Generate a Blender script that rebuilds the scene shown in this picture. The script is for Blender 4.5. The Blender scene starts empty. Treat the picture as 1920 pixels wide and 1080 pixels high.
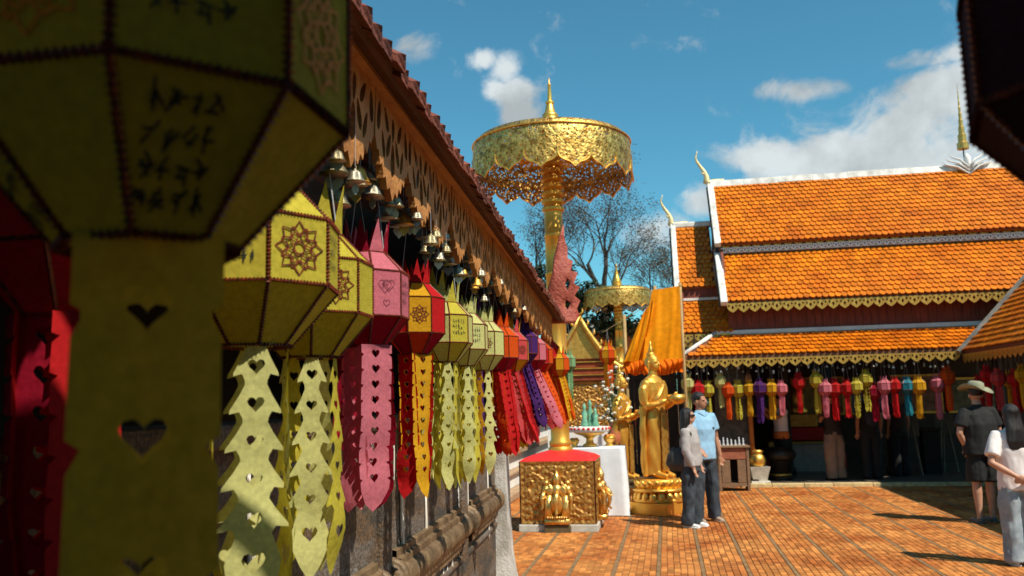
import bpy, bmesh, math, random
from mathutils import Vector, Matrix, noise as mnoise
from mathutils.geometry import delaunay_2d_cdt
random.seed(7)
rad = math.radians
PI = math.pi
sc = bpy.context.scene
COL = sc.collection

# ------------------------------------------------------------------ camera
FPX = 1600.0                     # focal length in photo pixels (photo 1920 wide)
PITCH, ROLL = rad(7.72), rad(1.4)
CAM = Vector((0, 0, 1.65))
FW = Vector((0, math.cos(PITCH), math.sin(PITCH)))
R0 = Vector((1, 0, 0)); U0 = Vector((0, -math.sin(PITCH), math.cos(PITCH)))
RT = R0 * math.cos(ROLL) - U0 * math.sin(ROLL)
UP = R0 * math.sin(ROLL) + U0 * math.cos(ROLL)
cd = bpy.data.cameras.new('camera'); cam = bpy.data.objects.new('camera', cd); COL.objects.link(cam)
cam.matrix_world = Matrix(((RT.x, UP.x, -FW.x, CAM.x), (RT.y, UP.y, -FW.y, CAM.y), (RT.z, UP.z, -FW.z, CAM.z), (0, 0, 0, 1)))
cd.sensor_width = 36; cd.lens = FPX / 1920 * 36; cd.clip_start = 0.02; cd.clip_end = 3000
cd.dof.use_dof = True; cd.dof.focus_distance = 2.9; cd.dof.aperture_fstop = 6.3
sc.camera = cam
sc.render.resolution_x = 1024; sc.render.resolution_y = 576

def ray(px, py): return FW + RT * ((px - 960) / FPX) - UP * ((py - 540) / FPX)
def at(px, py, Y):
    d = ray(px, py); return CAM + d * (Y / d.y)
def gnd(px, py, z=0.0):
    d = ray(px, py); return CAM + d * ((z - CAM.z) / d.z)
HA = rad(10); HU = Vector((math.cos(HA), -math.sin(HA), 0)); HV = Vector((math.sin(HA), math.cos(HA), 0))
H0 = gnd(1600, 911)
def hp(px, py, v):
    d = ray(px, py); t = (v - (CAM - H0).dot(HV)) / d.dot(HV); P = CAM + d * t
    return (P - H0).dot(HU), P.z
WA = rad(7); WD = Vector((math.sin(WA), math.cos(WA), 0)); WN = Vector((math.cos(WA), -math.sin(WA), 0))
def wp(px, py, o):
    d = ray(px, py); t = (o - CAM.dot(WN)) / d.dot(WN); P = CAM + d * t
    return P.dot(WD), P.z
def W(s, o, z): return WD * s + WN * o + Vector((0, 0, z))

# ------------------------------------------------------------------ light, sky, exposure
SUN_EL = rad(53); SUN_H = Vector((0.67, -0.74, 0)).normalized()
sdir = SUN_H * math.cos(SUN_EL) + Vector((0, 0, math.sin(SUN_EL)))
sl = bpy.data.lights.new('sun', 'SUN'); sl.energy = 5.0; sl.angle = rad(0.53); sl.color = (1.0, 0.93, 0.80)
so = bpy.data.objects.new('sun', sl); COL.objects.link(so); so.location = (5, -5, 20)
so.rotation_euler = sdir.to_track_quat('Z', 'Y').to_euler()
wd = bpy.data.worlds.new('World'); sc.world = wd; wd.use_nodes = True
def build_sky():
    nt = wd.node_tree; N = nt.nodes; L = nt.links; N.clear()
    out = N.new('ShaderNodeOutputWorld'); bg = N.new('ShaderNodeBackground'); bg.inputs[1].default_value = 0.108
    L.new(bg.outputs[0], out.inputs[0])
    sky = N.new('ShaderNodeTexSky'); sky.sky_type = 'NISHITA'; sky.sun_disc = False
    sky.sun_elevation = SUN_EL; sky.sun_rotation = math.atan2(SUN_H.x, SUN_H.y)
    sky.altitude = 600; sky.air_density = 1.0; sky.dust_density = 0.6; sky.ozone_density = 1.2
    tint = N.new('ShaderNodeMix'); tint.data_type = 'RGBA'; tint.blend_type = 'MULTIPLY'; tint.inputs[0].default_value = 1
    tint.inputs[7].default_value = (0.45, 1.0, 0.97, 1); L.new(sky.outputs[0], tint.inputs[6])
    tc = N.new('ShaderNodeTexCoord')
    nz = N.new('ShaderNodeTexNoise'); nz.inputs['Scale'].default_value = 7; nz.inputs['Detail'].default_value = 9; nz.inputs['Roughness'].default_value = 0.58
    L.new(tc.outputs['Generated'], nz.inputs['Vector'])
    # cumulus banks: soft bodies around fixed directions of the sky, broken up by noise
    blobs = [(945, 130, 36, 36), (965, 175, 42, 38), (975, 210, 44, 34), (930, 165, 24, 26), (912, 112, 30, 22),
             (1800, 300, 225, 105), (1700, 230, 95, 62), (1610, 300, 190, 66), (1435, 290, 95, 36), (1760, 170, 65, 42), (1905, 240, 120, 100),
             (1515, 166, 85, 20), (1730, 112, 60, 18), (1790, 100, 44, 15), (765, 85, 44, 26), (1330, 380, 50, 34), (1240, 440, 80, 45),
             (2250, 260, 240, 90), (300, 300, 260, 60), (-300, 150, 300, 70)]
    acc = None
    for bx_, by_, rx_, ry_ in blobs:
        c = ray(bx_, by_).normalized()
        r_ = RT; u_ = UP
        sub = N.new('ShaderNodeVectorMath'); sub.operation = 'SUBTRACT'; sub.inputs[1].default_value = c
        L.new(tc.outputs['Generated'], sub.inputs[0])
        vals = []
        for ax, sz in ((r_, rx_), (u_, ry_), (FW, 2600)):
            d = N.new('ShaderNodeVectorMath'); d.operation = 'DOT_PRODUCT'; d.inputs[1].default_value = ax * (FPX / sz)
            L.new(sub.outputs[0], d.inputs[0]); vals.append(d)
        cmb = N.new('ShaderNodeCombineXYZ')
        for i in range(3): L.new(vals[i].outputs['Value'], cmb.inputs[i])
        ln = N.new('ShaderNodeVectorMath'); ln.operation = 'LENGTH'; L.new(cmb.outputs[0], ln.inputs[0])
        mr = N.new('ShaderNodeMapRange'); mr.interpolation_type = 'SMOOTHSTEP'
        mr.inputs[1].default_value = 0.1; mr.inputs[2].default_value = 1.7; mr.inputs[3].default_value = 0.60 if by_ in (166, 112, 100, 85) and bx_ != 912 else 1.0; mr.inputs[4].default_value = 0
        L.new(ln.outputs['Value'], mr.inputs[0])
        if acc is None: acc = mr.outputs[0]
        else:
            mx = N.new('ShaderNodeMath'); mx.operation = 'MAXIMUM'; L.new(acc, mx.inputs[0]); L.new(mr.outputs[0], mx.inputs[1]); acc = mx.outputs[0]
    nz2 = N.new('ShaderNodeTexNoise'); nz2.inputs['Scale'].default_value = 15; nz2.inputs['Detail'].default_value = 12; nz2.inputs['Roughness'].default_value = 0.64
    nz2.inputs['Distortion'].default_value = 0.4
    L.new(tc.outputs['Generated'], nz2.inputs['Vector'])
    s1 = N.new('ShaderNodeMath'); s1.operation = 'MULTIPLY_ADD'; s1.inputs[1].default_value = 2.2; s1.inputs[2].default_value = -1.1
    L.new(nz2.outputs[0], s1.inputs[0])
    s2 = N.new('ShaderNodeMath'); s2.operation = 'ADD'; L.new(acc, s2.inputs[0]); L.new(s1.outputs[0], s2.inputs[1])
    cr = N.new('ShaderNodeMapRange'); cr.interpolation_type = 'SMOOTHSTEP'
    cr.inputs[1].default_value = 0.22; cr.inputs[2].default_value = 0.88; cr.inputs[3].default_value = 0; cr.inputs[4].default_value = 0.92
    L.new(s2.outputs[0], cr.inputs[0])
    # cloud tone: noise mixes whiter and greyer parts
    tone = N.new('ShaderNodeMapRange'); tone.inputs[1].default_value = 0.40; tone.inputs[2].default_value = 0.60
    tone.inputs[3].default_value = 3.6; tone.inputs[4].default_value = 6.0
    L.new(nz.outputs[0], tone.inputs[0])
    cc = N.new('ShaderNodeCombineColor')
    for i, k in enumerate((0.92, 0.99, 1.0)):
        m = N.new('ShaderNodeMath'); m.operation = 'MULTIPLY'; m.inputs[1].default_value = k; L.new(tone.outputs[0], m.inputs[0]); L.new(m.outputs[0], cc.inputs[i])
    mix = N.new('ShaderNodeMix'); mix.data_type = 'RGBA'
    L.new(cr.outputs[0], mix.inputs[0]); L.new(tint.outputs[2], mix.inputs[6]); L.new(cc.outputs[0], mix.inputs[7])
    L.new(mix.outputs[2], bg.inputs[0])
build_sky()
sc.view_settings.view_transform = 'Standard'; sc.view_settings.look = 'None'
sc.view_settings.exposure = 0.36; sc.view_settings.gamma = 1.0; sc.view_settings.use_curve_mapping = False
sc.render.engine = 'CYCLES'
sc.cycles.max_bounces = 6; sc.cycles.transparent_max_bounces = 12

# ------------------------------------------------------------------ materials
MATS = {}
def hexc(r, g, b):
    f = lambda c: (c / 255 / 12.92) if c / 255 <= 0.04045 else ((c / 255 + 0.055) / 1.055) ** 2.4
    return (f(r), f(g), f(b))
def M(name, col, rough=0.6, metal=0.0, var=0.18, scale=6.0, bump=0.0, bscale=40.0, col2=None, objrand=0.0, attr=False, spec=0.4, stretch=None, coat=0.0, world=False):
    """principled material with uneven colour (noise), optional second colour, grain relief"""
    if name in MATS: return MATS[name]
    m = bpy.data.materials.new(name); m.use_nodes = True; MATS[name] = m
    nt = m.node_tree; N = nt.nodes; L = nt.links
    b = N['Principled BSDF']; b.inputs['Roughness'].default_value = rough; b.inputs['Metallic'].default_value = metal
    b.inputs['Specular IOR Level'].default_value = spec
    if coat: b.inputs['Coat Weight'].default_value = coat
    tc = N.new('ShaderNodeTexCoord'); vec = tc.outputs['Object']
    if world: vec = N.new('ShaderNodeNewGeometry').outputs['Position']
    if stretch:
        mp = N.new('ShaderNodeMapping'); mp.inputs['Scale'].default_value = stretch; L.new(vec, mp.inputs[0]); vec = mp.outputs[0]
    nz = N.new('ShaderNodeTexNoise'); nz.inputs['Scale'].default_value = scale; nz.inputs['Detail'].default_value = 6; nz.inputs['Roughness'].default_value = 0.6
    L.new(vec, nz.inputs['Vector'])
    rp = N.new('ShaderNodeValToRGB'); rp.color_ramp.elements[0].position = 0.32; rp.color_ramp.elements[1].position = 0.68
    c2 = col2 if col2 else tuple(min(1, c * (1 + var)) for c in col)
    c1 = col if col2 else tuple(c * (1 - var) for c in col)
    rp.color_ramp.elements[0].color = (*c1, 1); rp.color_ramp.elements[1].color = (*c2, 1)
    L.new(nz.outputs[0], rp.inputs[0]); last = rp.outputs[0]
    if objrand or attr:
        hv = N.new('ShaderNodeHueSaturation'); L.new(last, hv.inputs['Color'])
        ma = N.new('ShaderNodeMapRange'); ma.inputs[3].default_value = 1 - (objrand or 0.3); ma.inputs[4].default_value = 1 + (objrand or 0.3)
        if attr:
            at_ = N.new('ShaderNodeAttribute'); at_.attribute_name = 'tone'; L.new(at_.outputs['Fac'], ma.inputs[0])
        else:
            oi = N.new('ShaderNodeObjectInfo'); L.new(oi.outputs['Random'], ma.inputs[0])
        L.new(ma.outputs[0], hv.inputs['Value']); last = hv.outputs[0]
    L.new(last, b.inputs['Base Color'])
    if bump:
        n2 = N.new('ShaderNodeTexNoise'); n2.inputs['Scale'].default_value = bscale; n2.inputs['Detail'].default_value = 4
        L.new(vec, n2.inputs['Vector'])
        bp = N.new('ShaderNodeBump'); bp.inputs['Strength'].default_value = bump; bp.inputs['Distance'].default_value = 0.01
        L.new(n2.outputs[0], bp.inputs['Height']); L.new(bp.outputs[0], b.inputs['Normal'])
    return m
def paper(name, col, tl=0.45):
    if name in MATS: return MATS[name]
    m = bpy.data.materials.new(name); m.use_nodes = True; MATS[name] = m
    nt = m.node_tree; N = nt.nodes; L = nt.links; N.clear()
    out = N.new('ShaderNodeOutputMaterial'); df = N.new('ShaderNodeBsdfPrincipled'); df.inputs['Roughness'].default_value = 0.75
    df.inputs['Specular IOR Level'].default_value = 0.06
    tr = N.new('ShaderNodeBsdfTranslucent'); mx = N.new('ShaderNodeMixShader'); mx.inputs[0].default_value = tl
    tc = N.new('ShaderNodeTexCoord'); nz = N.new('ShaderNodeTexNoise'); nz.inputs['Scale'].default_value = 14; nz.inputs['Detail'].default_value = 6
    L.new(tc.outputs['Object'], nz.inputs['Vector'])
    rp = N.new('ShaderNodeValToRGB'); rp.color_ramp.elements[0].position = 0.3; rp.color_ramp.elements[1].position = 0.7
    rp.color_ramp.elements[0].color = (*[c * 0.84 for c in col], 1); rp.color_ramp.elements[1].color = (*[min(1, c * 1.1) for c in col], 1)
    L.new(nz.outputs[0], rp.inputs[0]); L.new(rp.outputs[0], df.inputs['Base Color']); m2 = N.new('ShaderNodeMix'); m2.data_type = 'RGBA'; m2.blend_type = 'MULTIPLY'; m2.inputs[0].default_value = 0.6; L.new(rp.outputs[0], m2.inputs[6]); L.new(rp.outputs[0], m2.inputs[7]); L.new(m2.outputs[2], tr.inputs['Color'])
    n2 = N.new('ShaderNodeTexNoise'); n2.inputs['Scale'].default_value = 5; n2.inputs['Detail'].default_value = 4
    L.new(tc.outputs['Object'], n2.inputs['Vector'])
    bp = N.new('ShaderNodeBump'); bp.inputs['Strength'].default_value = 0.14; bp.inputs['Distance'].default_value = 0.02
    L.new(n2.outputs[0], bp.inputs['Height']); L.new(bp.outputs[0], df.inputs['Normal'])
    L.new(df.outputs[0], mx.inputs[1]); L.new(tr.outputs[0], mx.inputs[2]); L.new(mx.outputs[0], out.inputs[0])
    return m
def filigree(name, col, scale, hole=0.36, rough=0.35):
    """pierced gilt sheet: real see-through holes of a fine lace pattern"""
    m = bpy.data.materials.new(name); m.use_nodes = True; MATS[name] = m
    nt = m.node_tree; N = nt.nodes; L = nt.links
    b = N['Principled BSDF']; b.inputs['Metallic'].default_value = 1; b.inputs['Roughness'].default_value = rough
    tc = N.new('ShaderNodeTexCoord'); vo = N.new('ShaderNodeTexVoronoi'); vo.feature = 'F1'; vo.inputs['Scale'].default_value = scale
    nz = N.new('ShaderNodeTexNoise'); nz.inputs['Scale'].default_value = scale * 0.5; nz.inputs['Detail'].default_value = 4
    L.new(tc.outputs['Object'], nz.inputs['Vector'])
    mxv = N.new('ShaderNodeMix'); mxv.data_type = 'VECTOR'; mxv.inputs[0].default_value = 0.06
    L.new(tc.outputs['Object'], mxv.inputs[4]); L.new(nz.outputs['Color'], mxv.inputs[5]); L.new(mxv.outputs[1], vo.inputs['Vector'])
    nz3 = N.new('ShaderNodeTexNoise'); nz3.inputs['Scale'].default_value = 9; nz3.inputs['Detail'].default_value = 8; nz3.inputs['Roughness'].default_value = .75; L.new(tc.outputs['Object'], nz3.inputs['Vector'])
    gt = N.new('ShaderNodeMath'); gt.operation = 'GREATER_THAN'; gt.inputs[1].default_value = hole; L.new(vo.outputs['Distance'], gt.inputs[0])
    L.new(gt.outputs[0], b.inputs['Alpha'])
    rp = N.new('ShaderNodeValToRGB'); rp.color_ramp.elements[0].color = (col[0] * .30, col[1] * .22, col[2] * .15, 1); rp.color_ramp.elements[1].color = (*col, 1)
    rp.color_ramp.elements[0].position = .38; rp.color_ramp.elements[1].position = .60; L.new(nz3.outputs[0], rp.inputs[0]); L.new(rp.outputs[0], b.inputs['Base Color'])
    bp = N.new('ShaderNodeBump'); bp.inputs['Strength'].default_value = 0.6; bp.inputs['Distance'].default_value = 0.012
    L.new(vo.outputs['Distance'], bp.inputs['Height']); L.new(bp.outputs[0], b.inputs['Normal'])
    return m
GOLD = M('gold_leaf', (0.82, 0.46, 0.09), 0.38, 0.85, 0.25, 9, 0.25, 60)
GOLD_D = M('old_gold', (0.52, 0.27, 0.05), 0.42, 0.8, 0.4, 14, 0.6, 50, col2=(0.75, 0.45, 0.1))
GOLD_S = M('satin_gold', (0.70, 0.36, 0.055), 0.40, 0.62, 0.15, 4, 0.12, 30)
FILI = filigree('pierced_gold', (0.92, 0.60, 0.17), 28, 0.31, .46)
FILI2 = filigree('pierced_gold_petal', (0.85, 0.50, 0.13), 28, 0.31, .46)
BRICKRED = M('terracotta_paver', (0.29, 0.07, 0.012), 0.75, 0, 0.4, 1.3, 0.7, 45, col2=(0.57, 0.235, 0.06), attr=True, objrand=0.33, world=True, spec=0.2)
STRIP = M('paving_strip', (0.21, 0.12, 0.05), 0.85, 0, 0.3, 8, 0.4, 70)
GROUND = M('ground_mortar', (0.30, 0.15, 0.07), 0.9, 0, 0.3, 4, 0.4, 30)
TILE = M('glazed_roof_tile', (0.44, 0.095, 0.002), 0.45, 0, 0.2, 2.2, 0.25, 45, col2=(0.66, 0.19, 0.005), attr=True, objrand=0.20, spec=0.3, world=True)
TILE_D = M('roof_underlay', (0.20, 0.06, 0.02), 0.8)
WHITE = M('weathered_white_plaster', (0.42, 0.40, 0.36), 0.8, 0, 0.3, 5, 0.4, 30, col2=(0.80, 0.78, 0.73))
WHITEP = M('white_paint', (0.68, 0.67, 0.64), 0.7, 0, 0.12, 3, 0.2, 20)
REDWOOD = M('red_brown_boards', (0.17, 0.035, 0.016), 0.65, 0, 0.35, 3, 0.3, 30, stretch=(6, 6, 1))
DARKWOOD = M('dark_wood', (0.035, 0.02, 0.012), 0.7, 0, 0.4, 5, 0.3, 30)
CARVED = M('carved_teak', (0.36, 0.14, 0.03), 0.6, 0, 0.35, 12, 0.5, 60, col2=(0.52, 0.23, 0.06))
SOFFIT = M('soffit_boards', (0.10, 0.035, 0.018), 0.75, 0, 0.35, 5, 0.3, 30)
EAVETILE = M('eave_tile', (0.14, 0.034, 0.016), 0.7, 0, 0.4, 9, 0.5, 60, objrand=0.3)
REDCLOTH = M('red_cloth', (0.62, 0.015, 0.012), 0.6, 0, 0.15, 5, 0.2, 20)
STONE = M('pale_stone', (0.46, 0.43, 0.36), 0.85, 0, 0.2, 8, 0.4, 40)
BRASS = M('aged_brass', (0.36, 0.30, 0.17), 0.38, 0.85, 0.35, 16, 0.3, 60)
BRASS2 = M('silvered_bell', (0.42, 0.38, 0.28), 0.34, 0.8, 0.35, 16, 0.3, 60)
CORD = M('grey_cord', (0.42, 0.42, 0.44), 0.8)
TRIM = M('dark_red_trim', (0.10, 0.016, 0.008), 0.55, 0.2, 0.4, 40)
TRIM_O = M('glitter_orange_trim', (0.75, 0.13, 0.03), 0.35, 0.5, 0.5, 160, 0.5, 200)
INK = M('black_ink', (0.02, 0.025, 0.02), 0.7)
BLACK = M('plain_and_shade_black', (0.012, 0.010, 0.009), 0.8)  # true black, also painted shade on the cloister's inner walls
SKIN = M('skin', (0.36, 0.16, 0.085), 0.5, 0, 0.1, 10)
SKIN2 = M('skin_light', (0.47, 0.24, 0.15), 0.5, 0, 0.1, 10)
HAIR = M('black_hair', (0.012, 0.009, 0.008), 0.4, 0, 0.3, 40, 0.5, 90, stretch=(8, 8, 1))

def weathered_wall():
    m = bpy.data.materials.new('weathered_stone_wall'); m.use_nodes = True
    nt = m.node_tree; N = nt.nodes; L = nt.links; b = N['Principled BSDF']; b.inputs['Roughness'].default_value = 0.85
    tc = N.new('ShaderNodeTexCoord')
    mp = N.new('ShaderNodeMapping'); mp.inputs['Scale'].default_value = (1.0, 0.30, 1.1); L.new(tc.outputs['Object'], mp.inputs[0])
    st = N.new('ShaderNodeTexNoise'); st.inputs['Scale'].default_value = 4.5; st.inputs['Detail'].default_value = 9; st.inputs['Roughness'].default_value = 0.72
    L.new(mp.outputs[0], st.inputs['Vector'])
    rp = N.new('ShaderNodeValToRGB'); e = rp.color_ramp.elements
    e[0].position = 0.30; e[0].color = (0.03, 0.026, 0.022, 1); e[1].position = 0.72; e[1].color = (0.38, 0.36, 0.33, 1)
    for p, c in ((0.42, (0.075, 0.06, 0.045)), (0.50, (0.15, 0.085, 0.04)), (0.58, (0.17, 0.14, 0.115)), (0.645, (0.12, 0.09, 0.065))):
        x = e.new(p); x.color = (*c, 1)
    L.new(st.outputs[0], rp.inputs[0])
    sp = N.new('ShaderNodeTexNoise'); sp.inputs['Scale'].default_value = 85; sp.inputs['Detail'].default_value = 3; L.new(tc.outputs['Object'], sp.inputs['Vector'])
    cr = N.new('ShaderNodeValToRGB'); cr.color_ramp.elements[0].position = 0.42; cr.color_ramp.elements[0].color = (0.32, 0.3, 0.28, 1); cr.color_ramp.elements[1].position = 0.6
    L.new(sp.outputs[0], cr.inputs[0])
    mu = N.new('ShaderNodeMix'); mu.data_type = 'RGBA'; mu.blend_type = 'MULTIPLY'; mu.inputs[0].default_value = 0.75
    L.new(rp.outputs[0], mu.inputs[6]); L.new(cr.outputs[0], mu.inputs[7]); L.new(mu.outputs[2], b.inputs['Base Color'])
    bp = N.new('ShaderNodeBump'); bp.inputs['Strength'].default_value = 0.6; bp.inputs['Distance'].default_value = 0.01
    L.new(sp.outputs[0], bp.inputs['Height']); L.new(bp.outputs[0], b.inputs['Normal'])
    return m
WALLM = weathered_wall()

# ------------------------------------------------------------------ mesh helpers
class G:
    def __init__(s): s.v = []; s.f = []
    def add(s, vs, fs):
        n = len(s.v); s.v += [tuple(v) for v in vs]; s.f += [tuple(i + n for i in f) for f in fs]; return s
    def box(s, x0, x1, y0, y1, z0, z1, mat=None):
        vs = [Vector(p) for p in ((x0, y0, z0), (x1, y0, z0), (x1, y1, z0), (x0, y1, z0), (x0, y0, z1), (x1, y0, z1), (x1, y1, z1), (x0, y1, z1))]
        if mat is not None: vs = [mat @ v for v in vs]
        return s.add(vs, [(3, 2, 1, 0), (4, 5, 6, 7), (0, 1, 5, 4), (1, 2, 6, 5), (2, 3, 7, 6), (3, 0, 4, 7)])
    def frustum(s, x, y, z0, z1, a0, b0, a1, b1):
        return s.add([(x - a0, y - b0, z0), (x + a0, y - b0, z0), (x + a0, y + b0, z0), (x - a0, y + b0, z0),
                      (x - a1, y - b1, z1), (x + a1, y - b1, z1), (x + a1, y + b1, z1), (x - a1, y + b1, z1)],
                     [(3, 2, 1, 0), (4, 5, 6, 7), (0, 1, 5, 4), (1, 2, 6, 5), (2, 3, 7, 6), (3, 0, 4, 7)])
    def lathe(s, prof, n=24, c=(0, 0, 0), sx=1, sy=1, cap=True):
        vs = []; fs = []
        for r, z in prof:
            for i in range(n):
                a = 2 * PI * i / n; vs.append((c[0] + r * sx * math.cos(a), c[1] + r * sy * math.sin(a), c[2] + z))
        for k in range(len(prof) - 1):
            for i in range(n):
                j = (i + 1) % n; fs.append((k * n + i, k * n + j, (k + 1) * n + j, (k + 1) * n + i))
        if cap:
            fs.append(tuple(range(n - 1, -1, -1))); fs.append(tuple((len(prof) - 1) * n + i for i in range(n)))
        return s.add(vs, fs)
    def tube(s, pts, rs, n=10, flat=None, up=(0, 0, 1)):
        """tapered tube along pts; rs radius per point; flat=(a,b) ellipse factors"""
        pts = [Vector(p) for p in pts]
        if not isinstance(rs, (list, tuple)): rs = [rs] * len(pts)
        vs = []; fs = []; a_, b_ = flat or (1, 1); prev = None
        for k, p in enumerate(pts):
            t = (pts[min(k + 1, len(pts) - 1)] - pts[max(k - 1, 0)]).normalized()
            if prev is None:
                u = Vector(up)
                if abs(t.dot(u)) > 0.95: u = Vector((0, 1, 0)) if abs(t.y) < 0.9 else Vector((1, 0, 0))
                x = u.cross(t).normalized()
            else:
                x = (prev - t * prev.dot(t)).normalized()
            prev = x; y = t.cross(x)
            for i in range(n):
                an = 2 * PI * i / n; vs.append(p + x * (rs[k] * a_ * math.cos(an)) + y * (rs[k] * b_ * math.sin(an)))
        for k in range(len(pts) - 1):
            for i in range(n):
                j = (i + 1) % n; fs.append((k * n + i, k * n + j, (k + 1) * n + j, (k + 1) * n + i))
        fs.append(tuple(range(n - 1, -1, -1))); fs.append(tuple((len(pts) - 1) * n + i for i in range(n)))
        return s.add(vs, fs)
    def ell(s, c, r, n=12, m=8, mat=None):
        vs = []; fs = []
        for k in range(m + 1):
            th = PI * k / m
            for i in range(n):
                a = 2 * PI * i / n; v = Vector((r[0] * math.sin(th) * math.cos(a), r[1] * math.sin(th) * math.sin(a), r[2] * math.cos(th)))
                if mat is not None: v = mat @ v
                vs.append(Vector(c) + v)
        for k in range(m):
            for i in range(n):
                j = (i + 1) % n; fs.append((k * n + j, k * n + i, (k + 1) * n + i, (k + 1) * n + j))
        return s.add(vs, fs)
    def stack(s, lev, n=20):
        """lev: (z, cx, cy, rx, ry) ellipses stacked, closed"""
        vs = []; fs = []
        for z, cx, cy, rx, ry in lev:
            for i in range(n):
                a = 2 * PI * i / n; vs.append((cx + rx * math.cos(a), cy + ry * math.sin(a), z))
        for k in range(len(lev) - 1):
            for i in range(n):
                j = (i + 1) % n; fs.append((k * n + i, k * n + j, (k + 1) * n + j, (k + 1) * n + i))
        fs.append(tuple(range(n - 1, -1, -1))); fs.append(tuple((len(lev) - 1) * n + i for i in range(n)))
        return s.add(vs, fs)
    def mesh(s, name='m'):
        me = bpy.data.meshes.new(name); me.from_pydata(s.v, [], s.f); me.update(); return me
def obj(name, data, mat, parent=None, smooth=False, loc=None, rot=None):
    me = data.mesh(name) if isinstance(data, G) else data
    if mat is not None and not me.materials: me.materials.append(mat)
    if smooth: me.polygons.foreach_set('use_smooth', [True] * len(me.polygons))
    o = bpy.data.objects.new(name, me); COL.objects.link(o)
    if parent is not None: o.parent = parent
    if loc is not None: o.location = loc
    if rot is not None: o.rotation_euler = rot
    return o
def autos(o, ang=40):
    me = o.data; me.polygons.foreach_set('use_smooth', [True] * len(me.polygons))
    bm = bmesh.new(); bm.from_mesh(me); bmesh.ops.recalc_face_normals(bm, faces=bm.faces)
    for e in bm.edges:
        if len(e.link_faces) == 2 and e.calc_face_angle(0) > rad(ang): e.smooth = False
    bm.to_mesh(me); bm.free(); return o
def tag(o, label, cat, group=None):
    o['label'] = label; o['category'] = cat
    if group: o['group'] = group
    return o
def struct(o): o['kind'] = 'structure'; return o
def stuff(o): o['kind'] = 'stuff'; return o
def thing(name, label, cat, loc=(0, 0, 0), rotz=0, group=None):
    o = bpy.data.objects.new(name, None); COL.objects.link(o); o.empty_display_size = 0.1
    o.location = loc; o.rotation_euler = (0, 0, rotz); return tag(o, label, cat, group)
def dup(o, parent=None, loc=None, rotz=None):
    c = o.copy(); COL.objects.link(c); c.parent = parent
    if loc is not None: c.location = loc
    if rotz is not None: c.rotation_euler = (0, 0, rotz)
    for ch in list(o.children): dup(ch, c)
    return c
def bev(o, w=0.008, seg=2):
    m = o.modifiers.new('bevel', 'BEVEL'); m.width = w; m.segments = seg; m.limit_method = 'ANGLE'; m.angle_limit = rad(40); return o
def solid(o, t): m = o.modifiers.new('solid', 'SOLIDIFY'); m.thickness = t; m.offset = 0; return o
TMP = bpy.data.scenes.new('workbench')
def remesh(g, voxel, smooth=4, fac=0.5):
    o = bpy.data.objects.new('tmp', g.mesh('tmp')); TMP.collection.objects.link(o)
    m = o.modifiers.new('r', 'REMESH'); m.mode = 'VOXEL'; m.voxel_size = voxel
    if smooth: s = o.modifiers.new('s', 'SMOOTH'); s.iterations = smooth; s.factor = fac
    TMP.view_layers[0].update(); dg = TMP.view_layers[0].depsgraph; me = bpy.data.meshes.new_from_object(o.evaluated_get(dg))
    bpy.data.objects.remove(o); me.polygons.foreach_set('use_smooth', [True] * len(me.polygons)); return me
def inpoly(p, poly):
    x, y = p; c = False; j = len(poly) - 1
    for i in range(len(poly)):
        xi, yi = poly[i]; xj, yj = poly[j]
        if (yi > y) != (yj > y) and x < (xj - xi) * (y - yi) / (yj - yi) + xi: c = not c
        j = i
    return c
def sheet(outline, holes=(), step=None):
    """flat triangulated sheet (x,y) with holes; step adds inner points so that it can be bent"""
    vs = []; es = []
    for lp in [outline] + list(holes):
        n = len(vs); vs += [Vector(p) for p in lp]; es += [(n + i, n + (i + 1) % len(lp)) for i in range(len(lp))]
    if step:
        xs = [p[0] for p in outline]; ys = [p[1] for p in outline]; y = min(ys) + step / 2
        while y < max(ys):
            x = min(xs) + step / 2
            while x < max(xs):
                if inpoly((x, y), outline) and not any(inpoly((x, y), h) for h in holes): vs.append(Vector((x, y)))
                x += step
            y += step
    r = delaunay_2d_cdt(vs, es, [], 0, 1e-6)
    V = r[0]; F = []
    for f in r[2]:
        c = sum((V[i] for i in f), Vector((0, 0))) / len(f)
        if inpoly(c, outline) and not any(inpoly(c, h) for h in holes): F.append(tuple(f))
    return [tuple(v) for v in V], F
def heart(cx, cy, s):
    out = []
    for i in range(16):
        t = 2 * PI * i / 16
        out.append((cx + s * math.sin(t) ** 3, cy + s * (13 * math.cos(t) - 5 * math.cos(2 * t) - 2 * math.cos(3 * t) - math.cos(4 * t)) / 16))
    return out

def proj(P):
    d = Vector(P) - CAM; z = d.dot(FW)
    return 960 + FPX * d.dot(RT) / z, 540 - FPX * d.dot(UP) / z, z

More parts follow.
